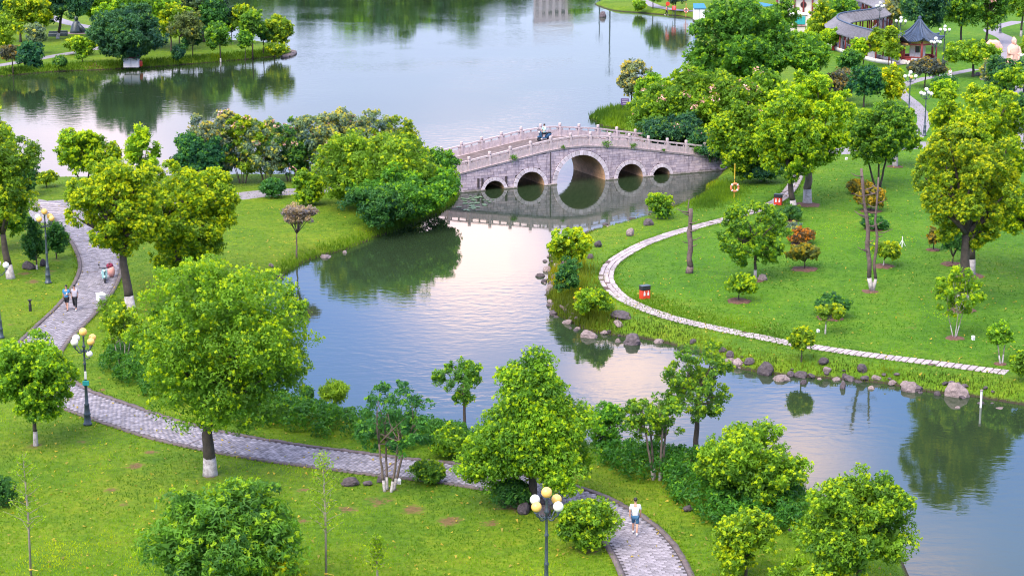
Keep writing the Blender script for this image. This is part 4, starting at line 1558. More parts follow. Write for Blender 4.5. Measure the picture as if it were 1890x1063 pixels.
tree('young yellow-green tree between the stone path and the shore rocks', 1479, 664, 600, 650, 1454, 1506, 'airy', YEL, trunk=.05, dens=.6, gap=.4, fork=.8)
tree('bushy maple-like tree at the point of the east shore', 1048, 505, 418, 482, 1006, 1090, 'airy', OLIVE, stems=4, trunk=.08, dens=.55, gap=.55, fork=1.3, leaf=.36)
tree('small bright round tree above the boulder near the bridge water', 1214, 404, 357, 388, 1190, 1238, 'round', BRIGHT, trunk=.06, dens=1.2, fork=.9)
tree('low bushy shrub at the water below the small round tree', 1222, 404, 376, 402, 1202, 1242, 'bush', MID, cat='shrub', trunk=0, dens=1.0)
tree('pale green bush at the right photo edge above the shore', 1888, 705, 640, 702, 1860, 1920, 'bush', BRIGHT, cat='shrub', trunk=0, dens=1.0)
tree('grassy yellow bush on the shore point below the maple-like tree', 1090, 585, 528, 580, 1055, 1135, 'bush', OLIVE, cat='shrub', trunk=0, dens=.7, gap=.4)
tree('dark reedy bush at the shore point waterline', 1040, 545, 470, 540, 1012, 1075, 'bush', DEEP, cat='shrub', trunk=0, dens=.7, gap=.4)
tree('low orange-tinged bush among the rocks on the shore point', 1085, 570, 540, 572, 1060, 1112, 'bush', (.26, .20, .02), cat='shrub', trunk=0, dens=.7, gap=.3)


def dead_tree(label, bx, by, stems):
    x, y = G(bx, by)
    root = empty('dead_tree', (x, y, 0), 0, label, 'tree')
    m = mpp(y)
    a = MB()
    for (fx, tx, tt, r0, r1, tw) in stems:
        H = height_at(y, tt)
        p0, p1 = Vector(((fx - bx) * m, 0, -.1)), Vector(((tx - bx) * m, .1, H))
        pts = [p0.lerp(p1, t) + Vector((random.uniform(-.11, .11), random.uniform(-.08, .08), 0)) for t in np.linspace(0, 1, 9)]
        a.tube(pts[:2], [r0 * 1.2, r0], 8, 1 if len(stems) > 1 and r0 > .1 and tw != 6 and 'twin' in label else 0)
        a.tube(pts[1:], [q_ * random.uniform(.82, 1.22) for q_ in np.linspace(r0, r1, 8)], 8, 0)
        for k in range(tw):
            t = random.uniform(.32, .98)
            q = p0.lerp(p1, t)
            an = random.choice((0, math.pi)) + random.uniform(-.9, .9)
            ln = random.uniform(.35, 1.1)
            MB().tube([q, q + Vector((math.cos(an) * ln * .6, math.sin(an) * ln * .6, ln * .12)), q + Vector((math.cos(an) * ln, math.sin(an) * ln, ln * .35))], [r1 * .55, .035, .018], 5).build('twig', WOOD, root, smooth=True)
    a.build('trunk', [WOOD, LIME], root, smooth=True)
    return root


dead_tree('twin bare dead trunks with stubby twigs and limed feet', 1610, 538, [(1608, 1583, 312, .155, .085, 12), (1613, 1611, 328, .105, .055, 10)])
dead_tree('broken dead trunk with short stubs beside the stone path', 1272, 504, [(1272, 1270, 386, .24, .13, 6), (1272, 1269, 366, .06, .03, 1)])

# ------------------------------------------------ east park, far
FAR_E = [
    ('large dark tree over the lake at the upper right shore', 1350, 188, 0, 178, 1262, 1452, 'round', MID, .26, 1.2),
    ('round mid-green tree right of the large lakeside tree', 1470, 186, 56, 152, 1408, 1534, 'round', MID, .16, 1.2),
    ('flowering hedge bush at the lake end, lowest', 1222, 268, 150, 262, 1150, 1290, 'bush', BRIGHT, 0, 1.2),
    ('long flowering bush with pink tips between lake and camphors', 1310, 270, 116, 262, 1215, 1390, 'bush', BRIGHT, 0, 1.2),
    ('flowering bush right end of the long pink-tipped hedge', 1388, 262, 122, 250, 1325, 1450, 'bush', OLIVE, 0, 1.2),
    ('dark bush at the water side of the flowering hedge', 1230, 288, 206, 286, 1175, 1310, 'bush', BLUE_G, 0, 1.2),
    ('dark shaded bush behind the flowering bush at the bridge end', 1330, 300, 230, 298, 1270, 1400, 'bush', BLUE_G, 0, 1.2),
    ('small bright bush on the lake headland', 1206, 222, 132, 218, 1172, 1240, 'bush', BRIGHT, 0, 1.1),
    ('sparse grey-leaved tree on the lake headland', 1165, 200, 108, 180, 1138, 1204, 'airy', GREY_G, .10, .5),
    ('grey bare-looking bush before the gallery', 1546, 186, 120, 182, 1518, 1582, 'airy', (.12, .10, .095), .09, .7),
    ('dark narrow tree left of the yellow one', 1594, 198, 118, 190, 1562, 1628, 'round', BLUE_G, .12, 1.1),
    ('bright yellow narrow tree left of the tall five-globe lamp', 1642, 196, 118, 190, 1614, 1668, 'column', (.22, .26, .01), .09, 1.0),
    ('yellow weeping tree before the pavilion', 1645, 138, 48, 112, 1624, 1664, 'column', LIME_G, .08, .8),
    ('thin yellow-green tree before the gallery columns', 1582, 124, 70, 112, 1566, 1602, 'airy', LIME_G, .07, .6),
    ('thin tree with dark stem before the gallery wall', 1592, 124, 52, 100, 1600, 1634, 'airy', OLIVE, .07, .6),
    ('yellow bamboo-like clump beside the white house', 1512, 78, 2, 76, 1486, 1540, 'column', LIME_G, .06, 1.1),
    ('small pale tree by the start of the gallery', 1531, 95, 54, 82, 1518, 1550, 'airy', BRIGHT, .05, .7),
    ('mid-green tree behind the yellow bamboo', 1550, 62, -10, 54, 1525, 1582, 'round', MID, .12, 1.0),
    ('round yellow-tipped tree right of the pavilion', 1796, 142, 76, 128, 1742, 1842, 'round', OLIVE, .2, 1.2),
    ('grey-green bonsai-like tree before the pavilion', 1706, 162, 104, 146, 1676, 1750, 'umbrella', (.085, .095, .07), .10, .9),
    ('tall dark-trunked tree beyond the pavilion, left', 1700, 96, -30, 58, 1655, 1745, 'round', BLUE_G, .18, 1.0),
    ('tall straight tree right of the pavilion lamp', 1774, 86, -40, 60, 1728, 1812, 'round', MID, .18, .9),
    ('tall tree with thick dark trunk above the pink rock', 1820, 82, -40, 58, 1790, 1856, 'round', MID, .2, 1.0),
    ('tall tree with white foot at the top right corner', 1884, 68, -40, 36, 1850, 1925, 'airy', OLIVE, .18, .8),
    ('dark bush at the foot of the pink statue', 1850, 178, 104, 176, 1812, 1892, 'bush', BLUE_G, 0, 1.1),
    ('bright small tree with pale double stem below the statue', 1862, 208, 120, 166, 1836, 1886, 'round', BRIGHT, .10, 1.0),
    ('dark bush behind the top of the huge yellow camphor', 1890, 240, 170, 232, 1850, 1930, 'bush', DEEP, 0, 1.0),
    ('yellow-green small tree left of the huge yellow camphor top', 1742, 210, 146, 190, 1716, 1768, 'airy', YEL, .09, .8),
    ('bare-stemmed tree above the tower of globes near the shore path', 1246, 22, -40, 10, 1222, 1272, 'airy', GREY_G, .10, .5),
    ('small round bush on the far point', 1178, 18, 2, 18, 1170, 1190, 'bush', LIME_G, 0, 1.2),
    ('slim dark tree on the far point', 1205, 16, -45, 8, 1185, 1226, 'round', MID, .10, 1.0),
    ('leafy tree partly covering the white house front', 1452, 66, -6, 56, 1428, 1478, 'round', MID, .12, .9),
    ('low olive bush beside the turquoise-fronted stall', 1496, 92, 58, 90, 1474, 1522, 'bush', OLIVE, 0, 1.0),
    ('small dark tree between gallery and the dark narrow tree', 1566, 146, 92, 134, 1546, 1588, 'round', DEEP, .08, 1.0),
    ('grey-green tree beyond the gallery curve', 1655, 58, -20, 40, 1632, 1682, 'airy', GREY_G, .10, .9),
    ('mid-green tree at the top edge between the two tall trees', 1752, 40, -40, 22, 1726, 1784, 'round', DEEP, .14, .9),
    ('olive bush by the far right walk above the statue', 1902, 120, 60, 114, 1880, 1930, 'bush', OLIVE, 0, .9),
    ('pale airy tree right of the yellow-tipped tree', 1826, 168, 108, 156, 1808, 1850, 'airy', GREY_G, .07, .8),
]
for d, x, y, t, b, l, r, k, c, tr, de in FAR_E:
    tree(d, x, y, t, b, l, r, k, c, cat='shrub' if k == 'bush' else 'tree', trunk=tr, dens=de * .95, young=.35, gap=.3 if k == 'airy' else 0, flowers=(PINKBAG, .045) if 'flower' in d or 'pink' in d and 'statue' not in d else None,
         lime=.9 if 'white foot' in d else None)

# ------------------------------------------------ north-west peninsula
FAR_W = [
    ('great dark blue-green bamboo mass above the little white shed', 244, 119, 8, 112, 168, 320, 'bush', BLUE_G, 0, 1.5),
    ('bright-topped trees rising behind the dark bamboo mass', 262, 90, -18, 60, 184, 330, 'round', BRIGHT, .2, 1.2),
    ('tall dark tree with white foot in the north-west park', 106, 72, -60, 46, 78, 176, 'round', BLUE_G, .26, 1.1),
    ('yellow-green tree at the top left corner', 38, 78, -12, 62, 6, 94, 'round', YEL, .2, 1.1),
    ('yellow low tree at the left photo edge on the far park', 14, 110, 30, 92, -24, 44, 'round', YEL, .14, 1.1),
    ('dark round shrub by the far shore, left', 56, 136, 74, 133, 36, 84, 'bush', BLUE_G, 0, 1.3),
    ('bare twisted small tree on the far shore at left', 24, 129, 84, 112, -2, 46, 'airy', (.11, .085, .05), .10, .25),
    ('grey-green small tree above the dark far shrub', 66, 100, 46, 84, 44, 92, 'round', GREY_G, .09, 1.0),
    ('yellow shrub row by the far shore path', 150, 102, 68, 98, 118, 176, 'bush', OLIVE, 0, 1.0),
    ('small shrub on the far grass before the bamboo', 108, 124, 106, 122, 100, 122, 'airy', DEEP, .04, .8),
    ('grey-crowned tree left of the magnolia pair', 330, 108, 18, 84, 312, 372, 'round', (.125, .14, .05), .12, 1.0),
    ('dark magnolia with dropping skirt on the far lawn', 356, 104, 44, 94, 332, 376, 'round', BLUE_G, .09, 1.2),
    ('tall dark tree at the back of the far peninsula', 376, 78, -50, 60, 320, 424, 'round', (.06, .09, .05), .24, 1.1),
    ('round tree with white foot in the middle of the far lawn', 407, 106, 40, 92, 380, 428, 'round', MID, .12, 1.2),
    ('dark slim tree behind the white-footed far tree', 428, 80, 14, 70, 408, 450, 'round', BLUE_G, .09, .9),
    ('yellow-crested tree on the far point, left', 466, 100, 18, 76, 444, 492, 'round', MID, .12, 1.1),
    ('second yellow-crested tree on the far point, centre', 486, 96, 38, 84, 470, 512, 'round', DEEP, .1, 1.1),
    ('tall pale tree at the back of the far point', 446, 82, 10, 64, 424, 476, 'round', OLIVE, .1, 1.0),
    ('outermost yellow-green tree on the far point', 506, 96, 24, 84, 488, 542, 'airy', OLIVE, .11, .9),
    ('low shrubs on the outer tip of the far point', 502, 101, 80, 101, 484, 532, 'bush', OLIVE, 0, 1.0),
    ('small dark bush beside a stem on the far lawn', 332, 112, 84, 110, 318, 346, 'bush', BLUE_G, 0, 1.1),
    ('pale yellow tree between bamboo and magnolia', 346, 92, 16, 62, 326, 366, 'round', LIME_G, .1, 1.0),
    ('light green tree at the top edge over the bamboo', 180, 62, -30, 40, 150, 220, 'round', BRIGHT, .15, 1.0),
    ('dark tree at the top left behind the yellow corner tree', 8, 60, -50, 40, -40, 36, 'round', BLUE_G, .2, 1.0),
    ('bright small tree just left of the dark bamboo mass', 152, 116, 66, 108, 134, 176, 'round', BRIGHT, .08, 1.0),
    ('olive tree behind the great bamboo mass at its right', 316, 96, 8, 72, 296, 348, 'round', OLIVE, .14, 1.0),
    ('dark tree at the back of the far lawn left of the white-footed one', 396, 84, -6, 66, 372, 420, 'round', DEEP, .14, 1.0),
    ('tall bright tree at the top edge left of the tall dark one', 82, 52, -50, 36, 56, 112, 'round', BRIGHT, .16, 1.0),
    ('small slender dark tree on the far lawn near the tip', 452, 104, 58, 92, 440, 468, 'round', MID, .07, 1.0),
]
for d, x, y, t, b, l, r, k, c, tr, de in FAR_W:
    tree(d, x, y, t, b, l, r, k, c, cat='shrub' if k == 'bush' else 'tree', trunk=tr, dens=de * .95, young=.35 if c in (YEL, BRIGHT, MID, OLIVE, LIME_G) else .08, gap=.3 if k == 'airy' else 0, lime=.9 if 'white foot' in d else None)

# ------------------------------------------------ far bank, seen only as reflections in the top of the lake
far_src = []
for i in range(4):
    t = tree('dark far-bank tree mirrored in the lake', 560 + i * 90, -84, -84 - 132 - 8 * (i % 3), -88, 515 + i * 90, 605 + i * 90, 'round', (BLUE_G, MID, DEEP, BLUE_G)[i], trunk=.25, dens=.9,
             group='trees along the far bank', nb=16)
    far_src.append(t)
fx = [430, 470, 520, 610, 690, 780, 870, 905, 945, 1075, 1110, 1150, 1190, 1240, 1300, 1360]
for i, x in enumerate(fx):
    t = copy_tree(far_src[i % 4])
    X, Y = G(x, -82 - 3 * (i % 3))
    t.location = (X, Y, 0)
    s = (.78 + .4 * random.random()) if x < 960 else (.5 + .25 * random.random())
    t.scale = (s * 1.05, s, s)
    t.rotation_euler = (0, 0, random.random() * 6)


# ------------------------------------------------ clipped ground-cover hedges on the near bank
def hedge(label, px, h, col, seed, dens=1.0, L=.19):
    P = GN(px)
    g = np.random.default_rng(seed)
    lo, hi = P.min(0), P.max(0)
    area = abs(sum(P[i][0] * P[(i + 1) % len(P)][1] - P[(i + 1) % len(P)][0] * P[i][1] for i in range(len(P)))) / 2
    nc = int(area * 4.2 * dens)
    Q = lo + (hi - lo) * g.random((nc * 6, 2))
    Q = Q[inside(Q, P)][:nc]
    ed = np.clip(seg_dist(Q, P) / .8, 0, 1)
    ht = h * (.62 + .38 * ed) * (.95 + .08 * g.random(len(Q)))
    zb = np.maximum(land_z(shore_sd(Q)), WATER_Z + .05)
    per = 50
    ci = np.repeat(np.arange(len(Q)), per)
    ld = unit(g.normal(size=(len(ci), 3)) + [0, 0, .6])
    cr = .28 + .14 * g.random(len(Q))
    pos = np.c_[Q[ci], (zb + ht - .28)[ci]] + ld * cr[ci][:, None] * (.5 + .5 * g.random(len(ci)))[:, None]
    pos[:, 2] -= (g.random(len(ci)) < .35) * g.random(len(ci)) * ht[ci] * .7
    nrm = unit(ld + .5 * g.normal(size=ld.shape))
    tint = np.clip(.38 + (g.normal(size=len(Q)) * .14)[ci] + g.normal(size=len(ci)) * .14 + .42 * (g.random(len(ci)) < .07), 0, 1)
    v, f, t = leaves(pos, nrm, L, .5, tint)
    c = P.mean(0)
    v = v - np.array([c[0], c[1], 0])
    root = empty('hedge', (c[0], c[1], 0), 0, label, 'hedge')
    o = link('foliage', mesh_np('foliage', v, f, LEAF, tint=t), root)
    o.color = (*col, 1)
    return root


hedge('long low hedge following the near shore behind the main walk', [(182, 678), (215, 650), (262, 640), (330, 660), (400, 700), (470, 728), (545, 752), (620, 772), (705, 788), (800, 800), (862, 808), (880, 838),
      (800, 836), (700, 826), (620, 812), (540, 800), (440, 780), (340, 755), (260, 728), (205, 704)], 1.15, (.050, .130, .018), 5, 1.25)
hedge('dense dark green hedge between the curving walk and the water at right', [(1098, 838), (1160, 840), (1230, 850), (1300, 856), (1390, 872), (1452, 902), (1490, 935), (1468, 985), (1400, 990), (1340, 985), (1290, 960),
      (1240, 925), (1180, 895), (1110, 872)], 1.25, (.046, .130, .018), 6, 1.3)
hedge('patchy low shrubs with yellow leaves below the left walk bend', [(185, 560), (215, 552), (235, 590), (245, 640), (205, 660), (188, 620)], .7, OLIVE, 7, .7)
hedge('loose waterside undergrowth below the olive-green tree', [(1430, 900), (1490, 935), (1540, 970), (1600, 1000), (1560, 1050), (1470, 1010), (1440, 960)], .7, BRIGHT, 8, .6)


# ------------------------------------------------ grass: long reedy grass on the shores, short tufts on the lawns
def patch(Q):
    """Slow uneven drift of turf tone over the park, about -0.4..0.4."""
    g = np.random.default_rng(404)
    r = np.zeros(len(Q))
    for k in range(14):
        w = np.exp(g.uniform(math.log(.25), math.log(3.0)))
        a = g.random() * 6.28
        r += np.sin((Q[:, 0] * math.cos(a) + Q[:, 1] * math.sin(a) * .6) * w + g.random() * 6.28 + 1.3 * np.sin(Q[:, 1] * .21 * w + k)) * .085
    return r


def grass(name, label, Q, hgt, wid, col, seed, lean=.35):
    g = np.random.default_rng(seed)
    n = len(Q)
    z = np.maximum(land_z(shore_sd(Q)), WATER_Z - .02)
    an = g.random(n) * 2 * math.pi
    h = hgt * (.5 + g.random(n))
    w = wid * (.7 + .6 * g.random(n))
    dx, dy = np.cos(an), np.sin(an)
    le = lean * h * (g.random(n) + .2)
    la = g.random(n) * 2 * math.pi
    V = np.empty((n, 3, 3))
    V[:, 0] = np.stack([Q[:, 0] - dx * w / 2, Q[:, 1] - dy * w / 2, z - .02], 1)
    V[:, 1] = np.stack([Q[:, 0] + dx * w / 2, Q[:, 1] + dy * w / 2, z - .02], 1)
    V[:, 2] = np.stack([Q[:, 0] + le * np.cos(la), Q[:, 1] + le * np.sin(la), z + h], 1)
    o = link(name, mesh_np(name, V.reshape(-1, 3), np.arange(n * 3).reshape(n, 3), LEAF, tint=np.clip(.34 + 1.0 * patch(Q) + g.normal(size=n) * .12, 0, .95)))
    o.color = (*col, 1)
    tag(o, label, kind='stuff')
    return o


def scatter_near_line(px, n, spread, z=0.0, seed=1, lo=-.1):
    L = smooth_line(GN(px, z), .3)
    g = np.random.default_rng(seed)
    i = g.integers(0, len(L), n)
    Q = L[i] + g.normal(size=(n, 2)) * np.array([spread, spread * 1.6])
    sd = shore_sd(Q)
    return Q[sd > lo]


EAST = [(1890, 740), (1800, 727), (1700, 715), (1640, 704), (1560, 696), (1480, 690), (1420, 684), (1370, 674), (1285, 642), (1230, 628), (1185, 618), (1130, 612), (1085, 602),
        (1050, 588), (1025, 570), (1016, 545), (1020, 512), (1024, 482), (1050, 452), (1090, 431), (1145, 413), (1205, 398), (1245, 383), (1285, 368), (1308, 352), (1315, 338)]
grass('shore_grass', 'long yellow-green reedy grass along the rocky east shore', scatter_near_line(EAST, 8000, .45, WATER_Z, 3), .20, .06, (.115, .135, .010), 31)
grass('shore_grass', 'tall loose grass behind the shore point', scatter_near_line([(1035, 480), (1045, 510), (1040, 545), (1065, 575), (1110, 595)], 6000, 1.0, 0, 4), .5, .06, (.12, .13, .012), 32)
grass('bank_grass', 'bright long grass on the bank at the east bridge foot', scatter_near_line([(1310, 340), (1345, 345), (1330, 362), (1290, 380)], 5000, .9, 0, 5), .26, .06, (.13, .19, .01), 33)
grass('bank_grass', 'soft long grass along the headland shore', scatter_near_line([(845, 362), (820, 390), (722, 430), (662, 451), (602, 470), (548, 492), (525, 508)], 5000, .45, WATER_Z, 6), .26, .06, (.09, .145, .008), 34)
grass('bank_grass', 'fringe of rough grass on the far north-west shore', scatter_near_line([(-20, 142), (100, 131), (200, 127), (300, 121), (400, 113), (470, 107), (525, 100)], 6000, .7, WATER_Z, 7), .32, .12, (.085, .140, .010), 35)
grass('bank_grass', 'bright grass on the lake headland beyond the bridge', scatter_near_line([(1090, 215), (1120, 212), (1150, 205), (1180, 210), (1130, 225)], 5000, 1.2, 0, 8), .5, .1, (.11, .165, .010), 36)
grass('bank_grass', 'tufted grass on the near shore under the hedge', scatter_near_line([(545, 752), (620, 772), (760, 796), (860, 808), (1090, 832), (1300, 856), (1480, 905), (1520, 935), (1580, 972), (1650, 1008)], 5000, .35, WATER_Z, 9), .45, .06, (.08, .13, .01), 37)
# orchard grass strip right of the stone path
grass('long_grass', 'uncut strip of longer grass inside the stone path bend', scatter_near_line([(1180, 545), (1230, 572), (1300, 588), (1370, 602), (1450, 622)], 4000, .9, 0, 10), .14, .06, (.095, .15, .008), 38)
g_ = np.random.default_rng(77)
yy = 78 * (250 / 78) ** (g_.random(230000) ** 1.25)
xx = (g_.random(len(yy)) * 2 - 1) * .29 * yy
Q = np.stack([xx, yy], 1)
sd = shore_sd(Q)
Q = Q[(sd > .5)]
Q = Q[(seg_dist(Q, PATH_MAIN[::6], False) > 1.75)]
Q = Q[(seg_dist(Q, PATH_STONE[::5], False) > .75)]
lw, md = ground_attrs(Q)
Q, lw = Q[md < .45], lw[md < .45]
sz = .075
grass('lawn_grass', 'short mown blades of the near yellow-green lawn', Q[lw < .5], .085, .060, (.122, .195, .008), 40, .8)
grass('lawn_grass', 'short mown blades of the deep green right lawn', Q[lw >= .5], .08, .085, (.095, .190, .010), 41, .8)

for i_, (PL, off) in enumerate(((PATH_MAIN, 1.62), (PATH_STONE, .60))):
    g_ = np.random.default_rng(90 + i_)
    T2 = tangents(PL)
    k_ = g_.integers(0, len(PL), 9000)
    sg = np.where(g_.random(9000) < .5, -1, 1)[:, None]
    Q = PL[k_] + np.stack([-T2[k_, 1], T2[k_, 0]], 1) * sg * (off + np.abs(g_.normal(size=(9000, 1))) * .22 - .10)
    grass('edge_grass', ('ragged grass spilling over the kerb of the main walk', 'ragged grass growing in from the sides of the stone path')[i_], Q[shore_sd(Q) > .3], .10, .06, ((.125, .18, .008), (.10, .18, .009))[i_], 60 + i_, .9)
g_ = np.random.default_rng(66)
yy = 78 * (200 / 78) ** g_.random(5200)
Q = np.stack([(g_.random(5200) * 2 - 1) * .28 * yy, yy], 1)
Q = Q[shore_sd(Q) > .4]
nq = len(Q)
v, f, t = leaves(np.c_[Q, .075 + .03 * g_.random(nq)], unit(g_.normal(size=(nq, 3)) * .5 + [0, 0, 1]), .15, .7, g_.random(nq) * .6)
o = link('fallen_leaves', mesh_np('fallen_leaves', v, f, LEAF, tint=t))
o.color = (.42, .26, .04, 1)
tag(o, 'scattered yellow fallen leaves lying on the lawns', kind='stuff')

# ================================================================== PAVILION, GALLERY, HOUSE
def build_pavilion():
    px, py = 1694, 116
    x, y = G(px, py)
    m = mpp(y)
    Rr = 45.5 * m                # eave radius (corner)
    root = empty('pavilion', (x, y, 0), R(12), 'hexagonal pavilion with upswept blue-black tiled roof and dark red columns', 'pavilion')
    ze = height_at(y, 74)   # eave line
    zt = height_at(y, 38)
    n = 6
    cor = [(math.cos(2 * math.pi * k / n + .3), math.sin(2 * math.pi * k / n + .3)) for k in range(n)]
    MB().lathe([(Rr * .92, -.2), (Rr * .92, .42), (Rr * .86, .46)], n=6).build('base', MATS['plaster'], root).rotation_euler = (0, 0, .3)

    def roof_pt(k, u, t):
        """face k, u across 0..1, t from eave 0 to top 1"""
        a, b = cor[k], cor[(k + 1) % n]
        ex, ey = a[0] * (1 - u) + b[0] * u, a[1] * (1 - u) + b[1] * u
        c = abs(u - .5) * 2
        rad = Rr * (1 - t) + .16 * t
        up = .62 * c ** 3 * (1 - t) ** 2
        zz = ze + (zt - ze) * (t ** 1.75) + up
        out = 1 + .06 * c ** 3 * (1 - t)
        return (ex * rad * out, ey * rad * out, zz)
    for k in range(n):
        mb = MB()
        nu, nt = 8, 8
        for i in range(nu):
            for j in range(nt):
                mb.add([roof_pt(k, i / nu, j / nt), roof_pt(k, (i + 1) / nu, j / nt), roof_pt(k, (i + 1) / nu, (j + 1) / nt), roof_pt(k, i / nu, (j + 1) / nt)], [(0, 1, 2, 3)])
        for i in range(nu):   # soffit
            a, b = roof_pt(k, i / nu, 0), roof_pt(k, (i + 1) / nu, 0)
            mb.add([a, b, (b[0] * .72, b[1] * .72, ze + .05), (a[0] * .72, a[1] * .72, ze + .05)], [(3, 2, 1, 0)])
        ro = mb.build('roof', TILE, root)
        for i in range(12):
            u = (i + .5) / 12
            tm = 1 - abs(u - .5) * 1.1
            pts = []
            for j in range(7):
                t = tm * j / 6
                # run straight up the slope: keep the world column by narrowing u
                p = Vector(roof_pt(k, .5 + (u - .5) * 1.0, t))
                pts.append(p + Vector((0, 0, .05)))
            MB().tube(pts, .065, 5).build('tile_row', TILE, ro)
        MB().tube([Vector(roof_pt(k, 0, t)) + Vector((0, 0, .09)) for t in np.linspace(0, 1, 8)], [.12] * 7 + [.10], 6).build('ridge', TILE, root)
        a, b = cor[k], cor[(k + 1) % n]
        fr = Rr * .74
        mid = ((a[0] + b[0]) / 2 * fr, (a[1] + b[1]) / 2 * fr)
        ln = math.hypot(a[0] - b[0], a[1] - b[1]) * fr
        ang = math.atan2(b[1] - a[1], b[0] - a[0])
        MB().box((mid[0], mid[1], ze - .08), (ln, .16, .42), ang).build('painted_beam', FRIEZE, root)
        MB().box((mid[0], mid[1], ze - .42), (ln, .12, .22), ang).build('lattice', LACQUER, root)
        MB().tube([(a[0] * fr, a[1] * fr, .4), (a[0] * fr, a[1] * fr, ze)], .15, 10).build('column', LACQUER, root, True)
        if k not in (4,):
            rl = MB()
            rl.box((mid[0], mid[1], .95), (ln, .30, .08), ang)
            rl.box((mid[0], mid[1], .66), (ln, .08, .5), ang)
            rl.build('bench_rail', LACQUER, root)
    MB().lathe([(.20, zt - .15), (.26, zt), (.16, zt + .12), (.24, zt + .3), (.20, zt + .5), (.05, zt + .62)], n=10).build('finial', TILE, root, True)
    wl_ = MB()
    wy = .3
    for a in ((-.95, .75), (.95, .75)):
        wl_.box((a[0] * .78, wy, 1.6), (.72, .2, 2.4))
    wl_.box((0, wy, .85), (.86, .2, .9)).box((0, wy, 2.5), (.86, .2, .6))
    w = wl_.build('screen_wall', PLASTER, root)
    MB().box((0, wy - .06, 1.75), (.5, .1, .86)).build('window', GLASSY, w)
    st = MB()
    for k in range(3):
        st.box((.6, -Rr * .95 - .3 * k, .36 - .14 * k), (2.0, .4, .14))
    st.build('step', SLAB, root)


build_pavilion()


def build_gallery():
    zr = 2.9
    L = smooth_line(np.array([G(a, b, zr) for a, b in ((1664, 80), (1635, 76), (1600, 68), (1566, 58), (1546, 48), (1549, 39), (1575, 34), (1605, 30), (1628, 22), (1632, 12), (1612, 3), (1588, -4), (1580, -14), (1600, -26))]), .5)
    T = tangents(L)
    N = np.stack([-T[:, 1], T[:, 0]], 1)
    root = empty('roofed_gallery', (0, 0, 0), 0, 'winding roofed gallery with grey tiles and red columns leading to the pavilion', 'gallery')
    n = len(L)
    prof = [(-1.75, zr - .25), (-.9, zr + .28), (0, zr + .95), (.9, zr + .28), (1.75, zr - .25)]
    V = np.concatenate([np.c_[L + N * o, np.full(n, z)] for o, z in prof] + [np.c_[L + N * -1.75, np.full(n, zr - .37)], np.c_[L + N * 1.75, np.full(n, zr - .37)]])
    F = []
    i = np.arange(n - 1)
    order = [5, 0, 1, 2, 3, 4, 6, 5]
    for a, b in zip(order[:-1], order[1:]):
        F.append(np.stack([a * n + i, a * n + i + 1, b * n + i + 1, b * n + i], 1))
    roof = link('roof', mesh_np('roof', V, np.concatenate(F), TILE_GREY), root)
    mb = MB()
    S = smooth_line(L, .34)
    TS = tangents(S)
    for p, t in zip(S, TS):
        nx = np.array([-t[1], t[0]])
        for sg in (-1, 1):
            q = [p + nx * sg * o for o in (.1, .9, 1.75)]
            mb.tube([(q[0][0], q[0][1], zr + .93), (q[1][0], q[1][1], zr + .33), (q[2][0], q[2][1], zr - .20)], .055, 4, cap=False)
    o = mb.build('tile_rows', TILE_GREY, roof)
    o['kind'] = 'stuff'
    MB().tube([(p[0], p[1], zr + 1.02) for p in L], .13, 6).build('ridge', TILE, root)
    for sg in (-1, 1):
        for k in range(2, n - 1, 5):
            p = L[k] + N[k] * sg * 1.2
            MB().tube([(p[0], p[1], 0), (p[0], p[1], zr)], .11, 8).build('column', LACQUER, root, True)
    for sg, z0, z1, nm, m_ in ((-1, 0, .55, 'low_wall', PLASTER), (1, 0, .55, 'low_wall', PLASTER), (-1, zr - .45, zr - .12, 'painted_beam', FRIEZE), (1, zr - .45, zr - .12, 'painted_beam', FRIEZE)):
        a, b = L + N * (sg * 1.2 - .09), L + N * (sg * 1.2 + .09)
        V = np.concatenate([np.c_[a, np.full(n, z0)], np.c_[a, np.full(n, z1)], np.c_[b, np.full(n, z1)], np.c_[b, np.full(n, z0)]])
        F = np.concatenate([np.stack([q * n + i, (q + 1) % 4 * n + i, (q + 1) % 4 * n + i + 1, q * n + i + 1], 1) for q in range(4)])
        link(nm, mesh_np(nm, V, F, m_), root)
    a, b = L + N * -1.1, L + N * 1.1
    V = np.concatenate([np.c_[a, np.full(n, .05)], np.c_[b, np.full(n, .05)]])
    link('walkway', mesh_np('walkway', V, np.stack([i, i + n, i + n + 1, i + 1], 1), PAVED), root)
    # inner white screen walls
    for k in (14, 26, 40):
        if k < n - 2:
            p, t = L[k], T[k]
            w = MB().box((p[0], p[1], 1.3), (2.2, .16, 2.4), math.atan2(t[1], t[0])).build('screen_wall', PLASTER, root)
            MB().box((p[0], p[1], 1.6), (.6, .2, .8), math.atan2(t[1], t[0])).build('window', GLASSY, w)


build_gallery()


